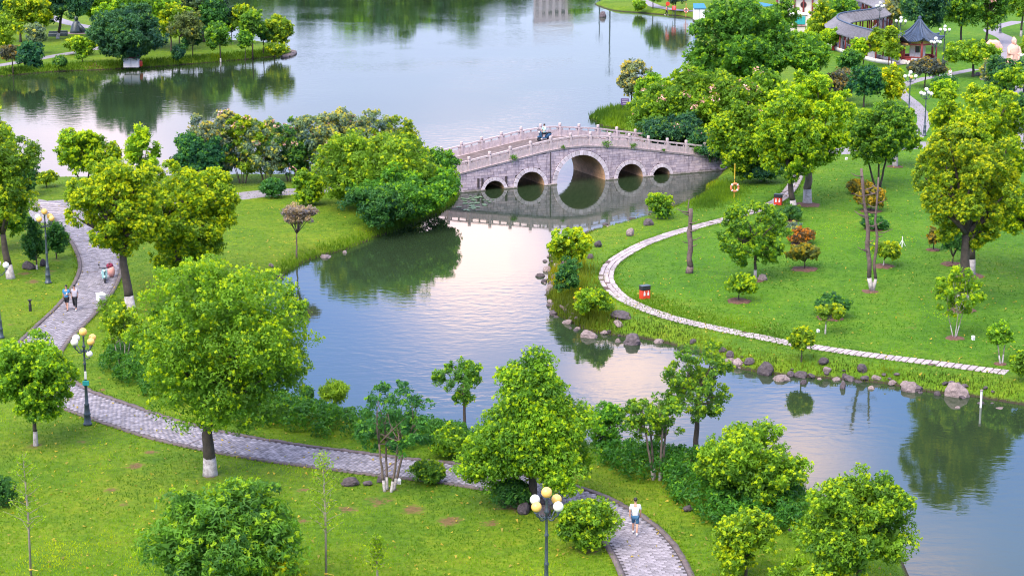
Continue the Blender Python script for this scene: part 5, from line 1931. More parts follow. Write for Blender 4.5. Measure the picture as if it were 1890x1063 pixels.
def build_house():
    x, y = G(1474, 36)
    root = empty('white_house', (x, y, 0), R(-8), 'white plastered house with dark red posts and a round window at the top edge', 'house')
    MB().box((0, 3, 2.2), (7.5, 5, 4.4)).build('wall', PLASTER, root)
    MB().box((0, .1, .25), (8.4, 1.2, .5)).build('terrace', PLASTER, root)
    for k in range(6):
        MB().tube([(-3.6 + 1.44 * k, .3, .4), (-3.6 + 1.44 * k, .3, 4.3)], .14, 8).build('column', LACQUER, root, True)
    MB().box((0, .3, 4.3), (7.8, .2, .3)).build('painted_beam', LACQUER, root)
    for k in (.72,):
        w = MB().lathe([(.42, -.08), (.42, .08)], n=16).build('window', GLASSY, root)
        w.location = (k, .46, 2.3)
        w.rotation_euler = (R(90), 0, 0)
        f = MB().tube([(.45 * math.cos(a), .45 * math.sin(a), 0) for a in np.linspace(0, 2 * math.pi, 17)], .07, 5).build('frame', LACQUER, w)
    rl = MB()
    for k in range(18):
        rl.box((-3.9 + .46 * k, -.5, .8), (.06, .06, .6))
    rl.box((0, -.5, 1.12), (8.2, .1, .08))
    rl.build('railing', LACQUER, root)
    mb = MB()
    for j in range(6):
        y0, z0, y1, z1 = -1.1 + j * .72, 4.35 + .5 * (j / 6) ** 1.3 * 4, -1.1 + (j + 1) * .72, 4.35 + .5 * ((j + 1) / 6) ** 1.3 * 4
        mb.add([(-4.8, y0, z0), (4.8, y0, z0), (4.8, y1, z1), (-4.8, y1, z1)], [(0, 1, 2, 3)])
        mb.add([(-4.8, 6.2 - (y0 + 0), z0), (4.8, 6.2 - y0, z0), (4.8, 6.2 - y1, z1), (-4.8, 6.2 - y1, z1)], [(3, 2, 1, 0)])
    rf = mb.build('roof', TILE_GREY, root)
    for k in range(20):
        MB().tube([(-4.7 + .49 * k, -1.1, 4.4), (-4.7 + .49 * k, 1.2, 5.0), (-4.7 + .49 * k, 3.1, 6.35)], .06, 4).build('tile_row', TILE_GREY, rf)
    # small lean-to box with turquoise cloth in front
    x, y = G(1474, 58)
    b = empty('kiosk', (x, y, 0), R(-8), 'small white stall with a turquoise roller front below the white house', 'kiosk')
    MB().bbox((0, 0, 1.3), (2.6, 1.8, 2.6), .04).build('wall', PLASTER, b)
    MB().box((.1, -.95, 1.75), (1.7, .14, 1.2)).build('roller_front', TEAL, b)
    MB().bbox((0, 0, 2.68), (3.0, 2.2, .16), .04).build('roof', WHITE, b)
    MB().box((0, -.95, .9), (2.2, .2, .08)).build('counter', LACQUER, b)


build_house()


def parasol(px, py, label, m_, r=1.3, h=2.3):
    x, y = G(px, py)
    root = empty('parasol', (x, y, 0), 0, label, 'parasol')
    MB().tube([(0, 0, 0), (0, 0, h + .5)], .035, 6).build('pole', WHITE, root)
    mb = MB()
    for k in range(8):
        a, b = 2 * math.pi * k / 8, 2 * math.pi * (k + 1) / 8
        mb.add([(0, 0, h + .5), (r * math.cos(a), r * math.sin(a), h), (r * math.cos(b), r * math.sin(b), h)], [(0, 1, 2)])
        mb.add([(0, 0, h + .44), (r * math.cos(a), r * math.sin(a), h - .1), (r * math.cos(b), r * math.sin(b), h - .1)], [(2, 1, 0)])
        mb.add([(r * math.cos(a), r * math.sin(a), h), (r * math.cos(a), r * math.sin(a), h - .1), (r * math.cos(b), r * math.sin(b), h - .1), (r * math.cos(b), r * math.sin(b), h)], [(0, 1, 2, 3)])
    mb.build('canopy', m_, root)
    MB().lathe([(.3, 0), (.3, .1), (.05, .12)], n=10).build('base', BLACK, root)


parasol(1440, 33, 'pale green parasol beside the white house', TEAL)
parasol(1434, 92, 'turquoise parasol between the two lakeside trees', TEAL, 1.2)
parasol(1398, 42, 'blue parasol half hidden behind the large lakeside tree', BLUE, 2.6, 2.8)


def small_shed(px, py, w, h, label, roof_m, wall_m, name, cat):
    x, y = G(px, py)
    z = max(Z(x, y), -.2)
    root = empty(name, (x, y, z), R(4), label, cat)
    MB().bbox((-w / 4 - .01, 0, h / 2), (w / 2 - .02, w * .7, h), .03).build('wall', wall_m, root)
    MB().bbox((w / 4 + .01, 0, h / 2), (w / 2 - .02, w * .7, h), .03).build('door', wall_m, root)
    mb = MB()
    mb.add([(-w * .58, -w * .45, h), (w * .58, -w * .45, h), (w * .5, w * .4, h + .6), (-w * .5, w * .4, h + .6), (-w * .58, -w * .45, h + .12), (w * .58, -w * .45, h + .12), (w * .5, w * .4, h + .72), (-w * .5, w * .4, h + .72)],
           [(3, 2, 1, 0), (4, 5, 6, 7), (0, 1, 5, 4), (1, 2, 6, 5), (2, 3, 7, 6), (3, 0, 4, 7)])
    mb.build('roof', roof_m, root)


small_shed(243, 121, 2.0, 1.25, 'little pale shed with a purple-brown roof under the dark bamboo', MAROON, PLASTER, 'shed', 'shed')
small_shed(1290, 34, 1.8, 1.8, 'small white hut with a blue roof at the far shore by the large tree', BLUE, WHITE, 'hut', 'hut')
x, y = G(259, 120)
t = empty('barrel', (x, y, max(Z(x, y), -.2)), 0, 'small red barrel beside the pale shed', 'barrel')
MB().lathe([(.26, 0), (.30, .2), (.30, .55), (.26, .75)], n=10).build('body', RED, t)
MB().lathe([(.27, .75), (.27, .80), (.1, .82)], n=10).build('lid', BLACK, t)


def mirrored_tower():
    x, y = G(1022, -82)
    root = empty('office_block', (x, y, 0), 0, 'pale pink office block mirrored at the top of the lake', 'building')
    m = mpp(y)
    w, h = 72 * m, 15.4
    MB().box((0, 5, h / 2), (w, 10, h)).build('wall', mat('office_wall', (.36, .31, .36), .8, .1, 1.0), root)
    MB().box((0, 5, h + .2), (w + .6, 10.6, .5)).build('parapet', PLASTER, root)
    for i in range(6):
        for j in range(4):
            f = MB().box((-w / 2 + w * (i + .5) / 6, -.04, 2 + 3.4 * j), (w / 9, .12, 1.7)).build('window', PLASTER, root)
            MB().box((-w / 2 + w * (i + .5) / 6, -.09, 2 + 3.4 * j), (w / 10, .08, 1.5)).build('pane', GLASSY, f)
    for k, (px, hh) in enumerate(((1126, 21.), (1107, 15.))):
        xx, yy = G(px, -8 if k == 0 else -30)
        p = empty('light_mast', (xx, yy, 0), 0, ('tall dark mast on the far point mirrored in the lake', 'second mast mirrored in the lake')[k], 'mast')
        MB().tube([(0, 0, 0), (0, 0, hh * .62)], [.16, .09], 8).build('pole', IRON, p)
        MB().box((0, 0, hh * .62), (1.6, .2, .16)).build('crossarm', IRON, p)


mirrored_tower()

# ================================================================== LAMPS
def lamp_master():
    root = empty('street_lamp', (0, 0, 0), 0)
    mb = MB()
    mb.lathe([(.24, 0), (.24, .10), (.19, .14), (.17, .55), (.20, .60), (.155, .66), (.13, 1.10), (.15, 1.14), (.095, 1.2), (.075, 2.1), (.095, 2.14), (.095, 2.2), (.07, 2.26),
              (.06, 3.3), (.085, 3.34), (.085, 3.4), (.055, 3.46), (.05, 4.25), (.10, 4.3), (.10, 4.36), (.05, 4.42), (.045, 4.86), (.09, 4.90)], n=12)
    mb.build('pole', IRON, root, True)
    for k in range(4):
        a = math.pi / 4 + k * math.pi / 2
        c, s = math.cos(a), math.sin(a)
        pts = [(.05, 4.12), (.20, 4.02), (.34, 4.06), (.44, 4.22), (.56, 4.30), (.60, 4.42)]
        am = MB().tube([(r * c, r * s, z) for r, z in pts], [.04, .035, .03, .03, .035, .05], 6)
        am.tube([(.30 * c, .30 * s, 4.06), (.22 * c, .22 * s, 4.16), (.14 * c, .14 * s, 4.12), (.17 * c, .17 * s, 4.05)], .018, 5)
        am.lathe([(.05, 4.40), (.11, 4.45), (.07, 4.50)], (.60 * c, .60 * s, 0), 8)
        arm = am.build('arm', IRON, root, True)
        MB().ball((.60 * c, .60 * s, 4.69), .205, 16, 10).build('globe', GLOBE if k % 2 else GLOBE_WARM, arm, True)
    MB().ball((0, 0, 5.13), .215, 16, 10).build('globe', GLOBE_WARM, root, True)
    return root


LAMP = lamp_master()
LAMP_H = 5.38
LAMPS = [
    (162, 784, 604, 6, 'five-globe lamp post with a small side globe on the path edge by the left tree', (1, 0, 0, 1, 1)),
    (1008, 1136, 897, 3, 'nearest five-globe lamp post, its foot below the bottom photo edge', (1, 0, 1, 0, 1)),
    (89, 523, 384, 20, 'five-globe lamp post on the grass above the two walkers', (1, 0, 1, 1, 1)),
    (1, 624, 470, 50, 'lamp post cut by the left photo edge', (0, 0, 0, 0, 0)),
    (1677, 217, 130, 45, 'tall lamp post on the far right lawn with one warm globe', (0, 0, 1, 0, 0)),
    (1706, 251, 161, 10, 'lamp post half sunk behind the huge yellow camphor', (0, 0, 0, 0, 0)),
    (1741, 118, 46, 40, 'lamp post on the grass right of the pavilion', (0, 0, 0, 0, 0)),
    (1724, 146, 68, 15, 'lamp post before the pavilion eave', (0, 0, 0, 0, 0)),
    (1622, 70, 3, 60, 'lamp post behind the gallery roof', (0, 0, 0, 0, 0)),
    (1890, 174, 92, 45, 'lamp post at the right photo edge beside the pink statue', (0, 0, 0, 0, 0)),
    (1660, 105, 30, 30, 'lamp post among the dark trees behind the pavilion', (0, 0, 0, 0, 0)),
    (1846, 62, -2, 45, 'lamp post at the top edge by the white-footed tree', (0, 0, 0, 0, 0)),
]
LAMP_D = []
for i, (px, py, top, rz, lab, warm) in enumerate(LAMPS):
    o = LAMP if i == 0 else copy_tree(LAMP)
    LAMP_D.append((o, px, py, top, rz, lab, warm))
for o, px, py, top, rz, lab, warm in LAMP_D:
    x, y = G(px, py)
    h = height_at(y, top)
    o.location = (x, y, 0)
    s = h / LAMP_H
    o.scale = (min(s, 1.12), min(s, 1.12), s)
    o.rotation_euler = (0, 0, R(rz))
    tag(o, lab, 'street lamp', 'globe lamp posts along the park walks')
    gl = [g for c in o.children for g in ([c] if c.name.startswith('globe') else [q for q in c.children])]
    gl = [g for g in gl if g.name.startswith('globe')]
    for g_o, wv in zip(gl, warm):
        g_o.data = g_o.data.copy()
        g_o.data.materials[0] = GLOBE_WARM if wv else GLOBE
# the small extra globe and the notice on the left lamp
sg = MB().tube([(0, 0, 3.72), (.18, -.12, 3.68), (.30, -.2, 3.76)], .03, 6).build('side_arm', IRON, LAMP, True)
MB().ball((.30, -.2, 3.97), .17, 14, 8).build('globe', GLOBE, sg, True)
MB().bbox((.02, -.12, 2.35), (.34, .05, .26), .02).build('notice', TEAL, LAMP)
MB().bbox((.02, -.10, 2.78), (.12, .04, .42), .01).build('notice', WHITE, LAMP)

# ================================================================== PEOPLE
def skin_mesh(name, joints, edges, m, parent, root_i=0, sub=1):
    me = D.meshes.new(name)
    me.from_pydata([j[:3] for j in joints], edges, [])
    me.materials.append(m)
    o = link(name, me, parent)
    o.modifiers.new('skin', 'SKIN')
    sd = me.skin_vertices[0].data
    # one root per loose chain
    seen, adj = set(), {i: [] for i in range(len(joints))}
    for a, b in edges:
        adj[a].append(b); adj[b].append(a)
    for i, j in enumerate(joints):
        r = j[3]
        sd[i].radius = (r, r) if not hasattr(r, '__len__') else r
    order = [root_i] + list(range(len(joints)))
    for i in order:
        if i in seen:
            continue
        sd[i].use_root = True
        st = [i]
        while st:
            q = st.pop()
            if q in seen:
                continue
            seen.add(q)
            st += adj[q]
    o.modifiers['skin'].use_smooth_shade = True
    s = o.modifiers.new('sub', 'SUBSURF')
    s.levels = s.render_levels = sub
    return o


def person(loc, rz, label, shirt, legs_m, long_legs=False, stride=.26, hands=((0.0, 0.0), (0.0, 0.0)), h=1.70, sleeves=.5, holding=False, shoes=WHITE, seat=False, woman=False, hair=HAIR):
    """Faces local -Y. hands: per side (forward swing, raise)."""
    root = empty('person', loc, rz, label, 'person')
    k = h / 1.70
    sw = .185 if not woman else .165
    hip = .095
    J, E = [], []

    def add(x, y, z, r, prev=None):
        J.append((x * k, y * k, z * k, (r[0] * k, r[1] * k) if hasattr(r, '__len__') else r * k))
        if prev is not None:
            E.append((prev, len(J) - 1))
        return len(J) - 1
    zp = .90
    pel = add(0, 0, zp, (.135, .10))
    wa = add(0, 0, 1.06, (.125, .09), pel)
    ch = add(0, .01, 1.28, (.132, .085), wa)
    nk = add(0, .01, 1.44, (.055, .055), ch)
    n2 = add(0, -.005, 1.50, .05, nk)
    hd = add(0, -.015, 1.58, (.076, .092), n2)
    ht = add(0, -.01, 1.655, (.066, .078), hd)
    legs, armsj = [], []
    for s in (-1, 1):
        st = stride * s
        if seat:
            kn = (s * .12, -.42, .86)
            an = (s * .12, -.36, .44)
        else:
            kn = (s * hip, -st * .55 - .03, .50)
            an = (s * hip, -st + (.07 if st < 0 else 0), .10 + (.05 if st < 0 else 0))
        a = add(s * hip, 0, zp - .07, .085, pel)
        b = add(*kn, .055, a)
        c2 = add((kn[0] + an[0]) / 2, (kn[1] + an[1]) / 2 + .02, (kn[2] + an[2]) / 2 + .04, .055, b)
        d = add(*an, .037, c2)
        e = add(an[0], an[1] - .14, an[2] - .06, (.035, .028), d)
        legs.append((a, b, c2, d, e))
        fw, ra = hands[0 if s < 0 else 1]
        sh = add(s * sw, .01, 1.37, .045, ch)
        el = add(s * (sw + .05), .03 - fw * .12, 1.12 + .02 * ra, .041, sh)
        wr = add(s * (sw + .05 - .16 * ra), -fw * .28 - ra * .20, .88 + .28 * ra, .028, el)
        hx, hy, hz = s * (sw + .05 - .24 * ra), -fw * .34 - ra * .26, .80 + .38 * ra
        pm = add(hx, hy, hz, (.036, .02), wr)
        armsj.append((sh, el, wr, pm))
        dv = Vector((hx - J[wr][0] / k, hy - J[wr][1] / k, hz - J[wr][2] / k)).normalized()
        side = Vector((0, 1, 0)) if abs(dv.y) < .8 else Vector((1, 0, 0))
        for f, (o_, ln) in enumerate(((-.026, .068), (-.009, .078), (.009, .072), (.026, .056))):
            p0 = Vector((hx, hy, hz)) + side * o_
            q = add(p0.x, p0.y, p0.z, .0085)
            p1 = p0 + dv * ln * .6
            q = add(p1.x, p1.y, p1.z, .0085, q)
            p2 = p1 + (dv + Vector((-s * .5, 0, 0))).normalized() * ln * .45
            add(p2.x, p2.y, p2.z, .007, q)
        p0 = Vector((hx, hy, hz)) - dv * .03
        q = add(p0.x, p0.y - .02, p0.z, .0095)
        q = add(p0.x, p0.y - .045, p0.z + dv.z * .035, .009, q)
        add(p0.x, p0.y - .05, p0.z + dv.z * .065, .0075, q)
    # nose, ears
    q = add(0, -.085, 1.575, .012); add(0, -.112, 1.555, .013, q)
    for s in (-1, 1):
        q = add(s * .070, .0, 1.59, .013); add(s * .086, .006, 1.565, .012, q)
    body = skin_mesh('body', J, E, SKIN, root, 0, 2)
    hb = MB()
    for s in (-1, 1):
        hb.ball((s * .032 * k, -.098 * k, 1.60 * k), .011 * k, 8, 6)
    hb.build('eyes', BLACK, root, True)
    MB().ball((0, -.098 * k, 1.525 * k), (.026 * k, .01 * k, .007 * k), 8, 5).build('mouth', MAROON, root, True)
    # hair cap
    hm = MB()
    hm.ball((0, .012 * k, 1.645 * k), (.092 * k, .104 * k, .090 * k), 14, 9)
    if woman:
        hm.ball((0, .085 * k, 1.56 * k), (.06 * k, .05 * k, .10 * k), 10, 7)
    hm.build('hair', hair, root, True)

    def P(i, r):
        return (J[i][0], J[i][1], J[i][2], (r[0] * k, r[1] * k) if hasattr(r, '__len__') else r * k)
    SJ = [P(pel, (.158, .125)), P(wa, (.152, .118)), P(ch, (.185, .138)), (0, .012 * k, 1.45 * k, (.088 * k, .085 * k))]
    SE = [(0, 1), (1, 2), (2, 3)]
    for sh, el, wr, pm in armsj:
        i = len(SJ)
        SJ += [P(sh, .078)]
        ex = tuple(J[sh][a] + (J[el][a] - J[sh][a]) * (.35 + sleeves) for a in range(3))
        SJ += [(*ex, .062 * k)]
        SE += [(2, i), (i, i + 1)]
    skin_mesh('shirt', SJ, SE, shirt, root, 1, 2)
    TJ = [P(pel, (.150, .118))]
    TJ[0] = (TJ[0][0], TJ[0][1], TJ[0][2] - .02 * k, TJ[0][3])
    TE = []
    for a, b, c2, d, e in legs:
        i = len(TJ)
        TJ += [P(a, .100), P(b, .078)]
        TE += [(0, i), (i, i + 1)]
        if long_legs:
            TJ += [P(c2, .072), tuple(J[c2][q] + (J[d][q] - J[c2][q]) * .75 for q in range(3)) + (.052 * k,)]
            TE += [(i + 1, i + 2), (i + 2, i + 3)]
    skin_mesh('trousers' if long_legs else 'shorts', TJ, TE, legs_m, root, 0, 2)
    for a, b, c2, d, e in legs:
        s_ = MB()
        s_.ball((J[d][0], J[d][1] - .055 * k, max(.045 * k, J[d][2] - .055 * k)), (.048 * k, .125 * k, .045 * k), 10, 6)
        s_.ball((J[d][0], J[d][1] + .02 * k, max(.06 * k, J[d][2] - .02 * k)), (.045 * k, .055 * k, .055 * k), 8, 6)
        s_.build('shoe', shoes, root, True)
    return root


def at(px, py):
    x, y = G(px, py)
    return x, y, 0.05


person(at(1172, 988), R(172), 'person walking away in a white patterned shirt and blue shorts on the near walk', PRINT, DARKBLUE, False, .20, ((.35, .05), (-.3, .05)), 1.74)
person(at(124, 574), R(-6), 'person in a loose blue shirt and cropped trousers holding a cup on the walk', BLUE, DARKCLOTH, False, .18, ((-.2, 0), (.5, .85)), 1.70, shoes=BLACK)
person(at(139, 573), R(4), 'person in a pale grey top and black trousers walking on the left walk', GREYCLOTH, DARKCLOTH, True, .22, ((.4, .1), (-.3, .1)), 1.68, .35, woman=True)
c_ = at(127.5, 574)
cup = empty('cup', (c_[0] - .02, c_[1] - .34, 1.20), 0, 'small white cup held by the person in blue', 'cup')
MB().lathe([(.035, 0), (.045, .10), (.042, .105)], n=10).build('body', WHITE, cup)
MB().lathe([(.047, .105), (.047, .118), (.02, .12)], n=10).build('lid', WHITE, cup)
person(at(1753, 152), R(20), 'far figure in white on the lawn below the round yellow-tipped tree', WHITE, WHITE, True, .12, ((.1, 0), (.2, .2)), 1.7)
person(at(1230, 30), R(90), 'far person in orange on the lakeshore path', ORANGE, DARKCLOTH, True, .2, ((.3, 0), (-.3, 0)), 1.7)

# rider on a scooter on the bridge
def scooter(loc, rz, label, body_m, seat_m):
    """Small step-through motor scooter, front towards local -Y."""
    root = empty('motor_scooter', loc, rz, label, 'motor scooter')
    for y, nm in ((-.62, 'front_wheel'), (.58, 'rear_wheel')):
        ang = np.linspace(0, 2 * math.pi, 17)
        w = MB().tube([(0, y + .20 * math.cos(a), .25 + .20 * math.sin(a)) for a in ang], .055, 7).build('wheel', BLACK, root, True)
        MB().tube([(-.05, y, .25), (.05, y, .25)], .12, 10).build('rim', IRON, w)
    b = MB()
    b.bbox((0, -.05, .30), (.28, .62, .10), .03)
    b.tube([(0, .20, .34), (0, .45, .52), (0, .82, .60)], [.15, .19, .11], 8)
    b.build('body', body_m, root, True)
    f = MB()
    f.add([(-.20, -.46, .32), (.20, -.46, .32), (.17, -.58, .95), (-.17, -.58, .95), (-.15, -.34, .32), (.15, -.34, .32), (.13, -.46, .95), (-.13, -.46, .95)],
          [(0, 1, 2, 3), (5, 4, 7, 6), (1, 5, 6, 2), (4, 0, 3, 7), (3, 2, 6, 7), (4, 5, 1, 0)])
    f.ball((0, -.62, .46), (.075, .24, .09), 10, 6)
    f.build('front_shield', body_m, root)
    MB().tube([(0, -.62, .25), (0, -.52, .95), (0, -.46, 1.06)], .03, 6).build('fork', IRON, root)
    h = MB().tube([(-.36, -.36, 1.07), (-.12, -.48, 1.06), (.12, -.48, 1.06), (.36, -.36, 1.07)], .022, 6).build('handlebar', BLACK, root)
    for s in (-1, 1):
        MB().tube([(s * .28, -.42, 1.07), (s * .34, -.46, 1.26)], .01, 4).ball((s * .36, -.46, 1.30), (.075, .02, .05), 8, 5).build('mirror', BLACK, h)
    MB().ball((0, -.62, .88), (.09, .06, .08), 10, 7).build('headlight', GLOBE, root, True)
    MB().bbox((0, .42, .74), (.28, .72, .10), .04).build('seat', seat_m, root)
    MB().tube([(-.10, .98, .66), (0, .92, .72), (.10, .98, .66)], .016, 5).build('rack', IRON, root)
    MB().box((0, -.02, .13), (.05, .3, .04)).tube([(.02, .1, .2), (.16, .14, .02)], .015, 5).build('stand', IRON, root)
    return root


sx, sy = G(193, 520)
scooter((sx, sy, .04), R(14), 'mint-green motor scooter parked on the walk edge by the headland camphors', MINT, BLACK)
sx2, sy2 = G(203, 512)
bag = empty('bag', (sx2 + .02, sy2, .02), 0, 'maroon and pink bundle hanging beside the parked scooter', 'bag')
MB().ball((0, .05, .80), (.26, .26, .22), 12, 8).build('cloth', MAROON, bag, True)
MB().ball((.10, -.02, .42), (.27, .24, .42), 12, 8).build('body', PINKBAG, bag, True)
bx_, by_, bz_ = bridge_pt(-1.7, 4.2, deck(-1.7) - .02)
scooter((bx_, by_, bz_), BR_ANG + R(-75), 'dark motor scooter ridden over the bridge crown', DARKBLUE, BLACK)
rider = person((bx_, by_, bz_ - .12), BR_ANG + R(-75), 'person in a pale blue shirt riding the scooter on the bridge', MATS['mint_paint'], DARKCLOTH, True, 0, ((1.1, .5), (1.1, .5)), 1.7, seat=True)

# ================================================================== SMALL THINGS
def litter_bin(px, py, rz, label):
    x, y = G(px, py)
    root = empty('litter_bin', (x, y, 0), rz, label, 'litter bin', 'red litter bins in the park')
    root.scale = (.88, .88, .88)
    MB().bbox((0, 0, .36), (.74, .46, .72), .03).build('body', RED, root)
    MB().bbox((0, 0, .86), (.78, .50, .30), .04).build('hood', BLACK, root)
    MB().bbox((0, 0, 1.03), (.80, .52, .05), .02).build('lid', IRON, root)
    for s in (-.17, .17):
        p = MB().box((s, -.235, .40), (.15, .012, .24)).build('emblem', WHITE, root)
        MB().lathe([(.05, -.006), (.05, .006)], n=10).build('emblem', WHITE, root).matrix_local = Matrix.Translation((s, -.235, .60)) @ Matrix.Rotation(R(90), 4, 'X')
    MB().box((-.19, -.255, .86), (.26, .012, .12)).box((.19, -.255, .86), (.26, .012, .12)).build('slot', GLASSY, root)


litter_bin(1190, 551, R(28), 'red litter bin with black hood inside the stone path bend')
litter_bin(1436, 378, R(-20), 'red litter bin beside the leaning dark trunk at the upper path')
litter_bin(1540, 93, R(40), 'red litter bin at the foot of the gallery')


def life_ring_post(px, py, top, label, pole_m):
    x, y = G(px, py)
    root = empty('life_ring_post', (x, y, max(Z(x, y), -.4)), R(10), label, 'life ring post')
    h = height_at(y, top)
    MB().tube([(0, 0, -.1), (0, 0, h)], .045, 7).build('pole', pole_m, root)
    a = np.linspace(0, 2 * math.pi, 21)
    rg = MB().tube([(.33 * math.cos(t), -.12, .95 + .33 * math.sin(t)) for t in a], .095, 8).build('ring', ORANGE, root, True)
    for k in range(4):
        t = math.pi / 4 + k * math.pi / 2
        MB().tube([(.33 * math.cos(t + d), -.12, .95 + .33 * math.sin(t + d)) for d in (-.16, 0, .16)], .10, 8).build('band', WHITE, rg, True)
    MB().tube([(-.1, -.05, 1.6), (.1, -.05, 1.7)], .02, 5).build('hook', BLACK, root)


life_ring_post(1355, 366, 302, 'yellow pole with an orange life ring at the east foot of the bridge', YELLOW)
life_ring_post(1266, 26, 2, 'white and orange life ring on a post at the far upper shore', ORANGE)


def sign(px, py, top, w, hh, label, face, name='sign', lines=True):
    x, y = G(px, py)
    root = empty(name, (x, y, max(Z(x, y), -.3)), R(-6), label, 'sign')
    h = height_at(y, top)
    for s in (-.3, .3):
        MB().tube([(s * w, 0, -.1), (s * w, 0, h - hh * .5)], .03, 6).build('post', IRON, root)
    b = MB().bbox((0, -.03, h - hh / 2), (w, .06, hh), .02).build('board', face, root)
    if lines:
        for k in range(3):
            MB().box((0, -.065, h - hh * (.25 + .25 * k)), (w * (.75 - .12 * k), .012, hh * .08)).build('text_line', GREYCLOTH, b)


sign(1153, 206, 182, .9, .75, 'purple notice board on thin legs on the lake headland', PURPLE)
sign(1244, 28, 8, .7, .7, 'red notice board on the far lakeshore path', RED)
sign(1690, 126, 108, 1.3, .6, 'pale notice board before the pavilion steps', GREYCLOTH)
x, y = G(1232, 30)
t = empty('sign', (x, y, 0), 0, 'round red warning disc on a pole at the far upper shore', 'sign')
MB().tube([(0, 0, 0), (0, 0, 1.9)], .03, 6).build('post', IRON, t)
MB().lathe([(.34, -.02), (.34, .02)], n=16).build('disc', RED, t).matrix_local = Matrix.Translation((0, -.05, 2.0)) @ Matrix.Rotation(R(90), 4, 'X')


def white_box(px, py, s, label, name, rz=.2):
    x, y = G(px, py)
    root = empty(name, (x, y, 0), rz, label, name.replace('_', ' '))
    MB().bbox((0, 0, s[2] / 2), s, .02).build('case', WHITE, root)
    MB().bbox((0, 0, s[2] + .03), (s[0] * 1.06, s[1] * 1.06, .06), .02).build('lid', WHITE, root)
    MB().box((0, -s[1] / 2 - .006, s[2] * .55), (s[0] * .6, .012, s[2] * .5)).build('hatch', GREYCLOTH, root)


white_box(187, 556, (.5, .75, .48), 'white utility box on the grass at the left walk edge', 'utility_box', .5)
white_box(734, 892, (.30, .30, .16), 'small white floor light beside the white-footed tree', 'floor_light')
white_box(1510, 613, (.16, .2, .12), 'small white floor light by the thin white-stemmed tree', 'floor_light')
white_box(1796, 627, (.18, .2, .2), 'small grey marker box right of the twiggy sapling', 'marker_box')
white_box(1562, 295, (.2, .2, .16), 'small white floor light by the upper right walk', 'floor_light')
x, y = G(56, 574)
t = empty('bollard_light', (x, y, 0), 0, 'short black bollard light alone on the left lawn', 'bollard light')
MB().lathe([(.10, 0), (.10, .46), (.065, .50), (.065, .70)], n=10).build('post', BLACK, t, False)
MB().lathe([(.14, .70), (.15, .76), (.04, .80)], n=10).build('cap', BLACK, t)
x, y = G(1665, 455)
t = empty('survey_tripod', (x, y, 0), 0, 'small white tripod standing on the open right lawn', 'tripod')
for k in range(3):
    a = 2 * math.pi * k / 3 + .3
    MB().tube([(.28 * math.cos(a), .28 * math.sin(a), 0), (0, 0, .5)], .03, 5).build('leg', WHITE, t)
MB().tube([(0, 0, .45), (0, 0, .78)], .035, 6).build('post', WHITE, t)
x, y = G(1810, 752, WATER_Z)
t = empty('depth_post', (x, y, WATER_Z - .3), 0, 'white depth post standing in the water at the right shore', 'post')
MB().tube([(0, 0, 0), (0, 0, 1.3)], .06, 8).build('post', WHITE, t)
MB().lathe([(.09, 1.28), (.09, 1.34), (.03, 1.36)], n=8).build('cap', ROCK_PALE, t)
x, y = G(1814, 36)
t = empty('stake', (x, y, 0), 0, 'slim yellow pole on the grass at the upper right', 'pole')
MB().tube([(0, 0, 0), (0, 0, 4.2)], .06, 6).build('pole', YELLOW, t)
MB().lathe([(.09, 4.2), (.09, 4.3), (.02, 4.34)], n=8).build('cap', WHITE, t)


# ------------------------------------------------ rocks
def rock_mesh(name, seed, flat=.7, ang=1.0):
    g = np.random.default_rng(seed)
    import bmesh
    bm = bmesh.new()
    bmesh.ops.create_icosphere(bm, subdivisions=3, radius=1)
    pl = [(Vector(unit(g.normal(size=3) + [0, 0, .25])), .62 + .3 * g.random()) for _ in range(14)]
    for v in bm.verts:
        d = v.co.normalized()
        r = 1.0
        for nrm, h in pl:
            c = d.dot(nrm)
            if c > 1e-3:
                r = min(r, h / c * 1.02)
        r = r * .97 + .03
        v.co = d * r * (1 + .035 * g.normal())
        v.co.z *= flat
    me = D.meshes.new(name)
    bm.to_mesh(me)
    bm.free()
    me.materials.append(ROCK)
    return me


ROCKS = [rock_mesh('rock', 50 + k, (.62, .75, .55, .85, .7, .6, .9, .5)[k]) for k in range(8)]
ROCKS_P = []
for me in ROCKS[:4]:
    c = me.copy()
    c.materials[0] = ROCK_PALE
    ROCKS_P.append(c)


def rock(px, py, wpx, hpx, label, pale=False, k=None, group=None, wet=False, cat='rock'):
    """A boulder whose foot shows at photo (px, py)."""
    x, y = G(px, py, -.4 if wet else 0)
    z = Z(x, y)
    if wet:
        z = min(z, WATER_Z + .02)
        z = max(z, WATER_Z - .15)
    m = mpp(y, z)
    me = (ROCKS_P if pale else ROCKS)[(k if k is not None else int(px * 7 + py * 3)) % (4 if pale else 8)]
    o = link('rock', me)
    sx = wpx * m / 2 * 1.02
    hz = hpx * m * 1.0
    zr = max(abs(v.co.z) for v in me.vertices)
    o.scale = (sx, sx * (.7 + .3 * random.random()), hz * .66 / zr)
    o.location = (x, y + sx * .6, z + hz * .34)
    o.rotation_euler = (random.uniform(-.12, .12), random.uniform(-.12, .12), random.uniform(0, 6.2) if k is None else .3 * k)
    return tag(o, label, cat, group)


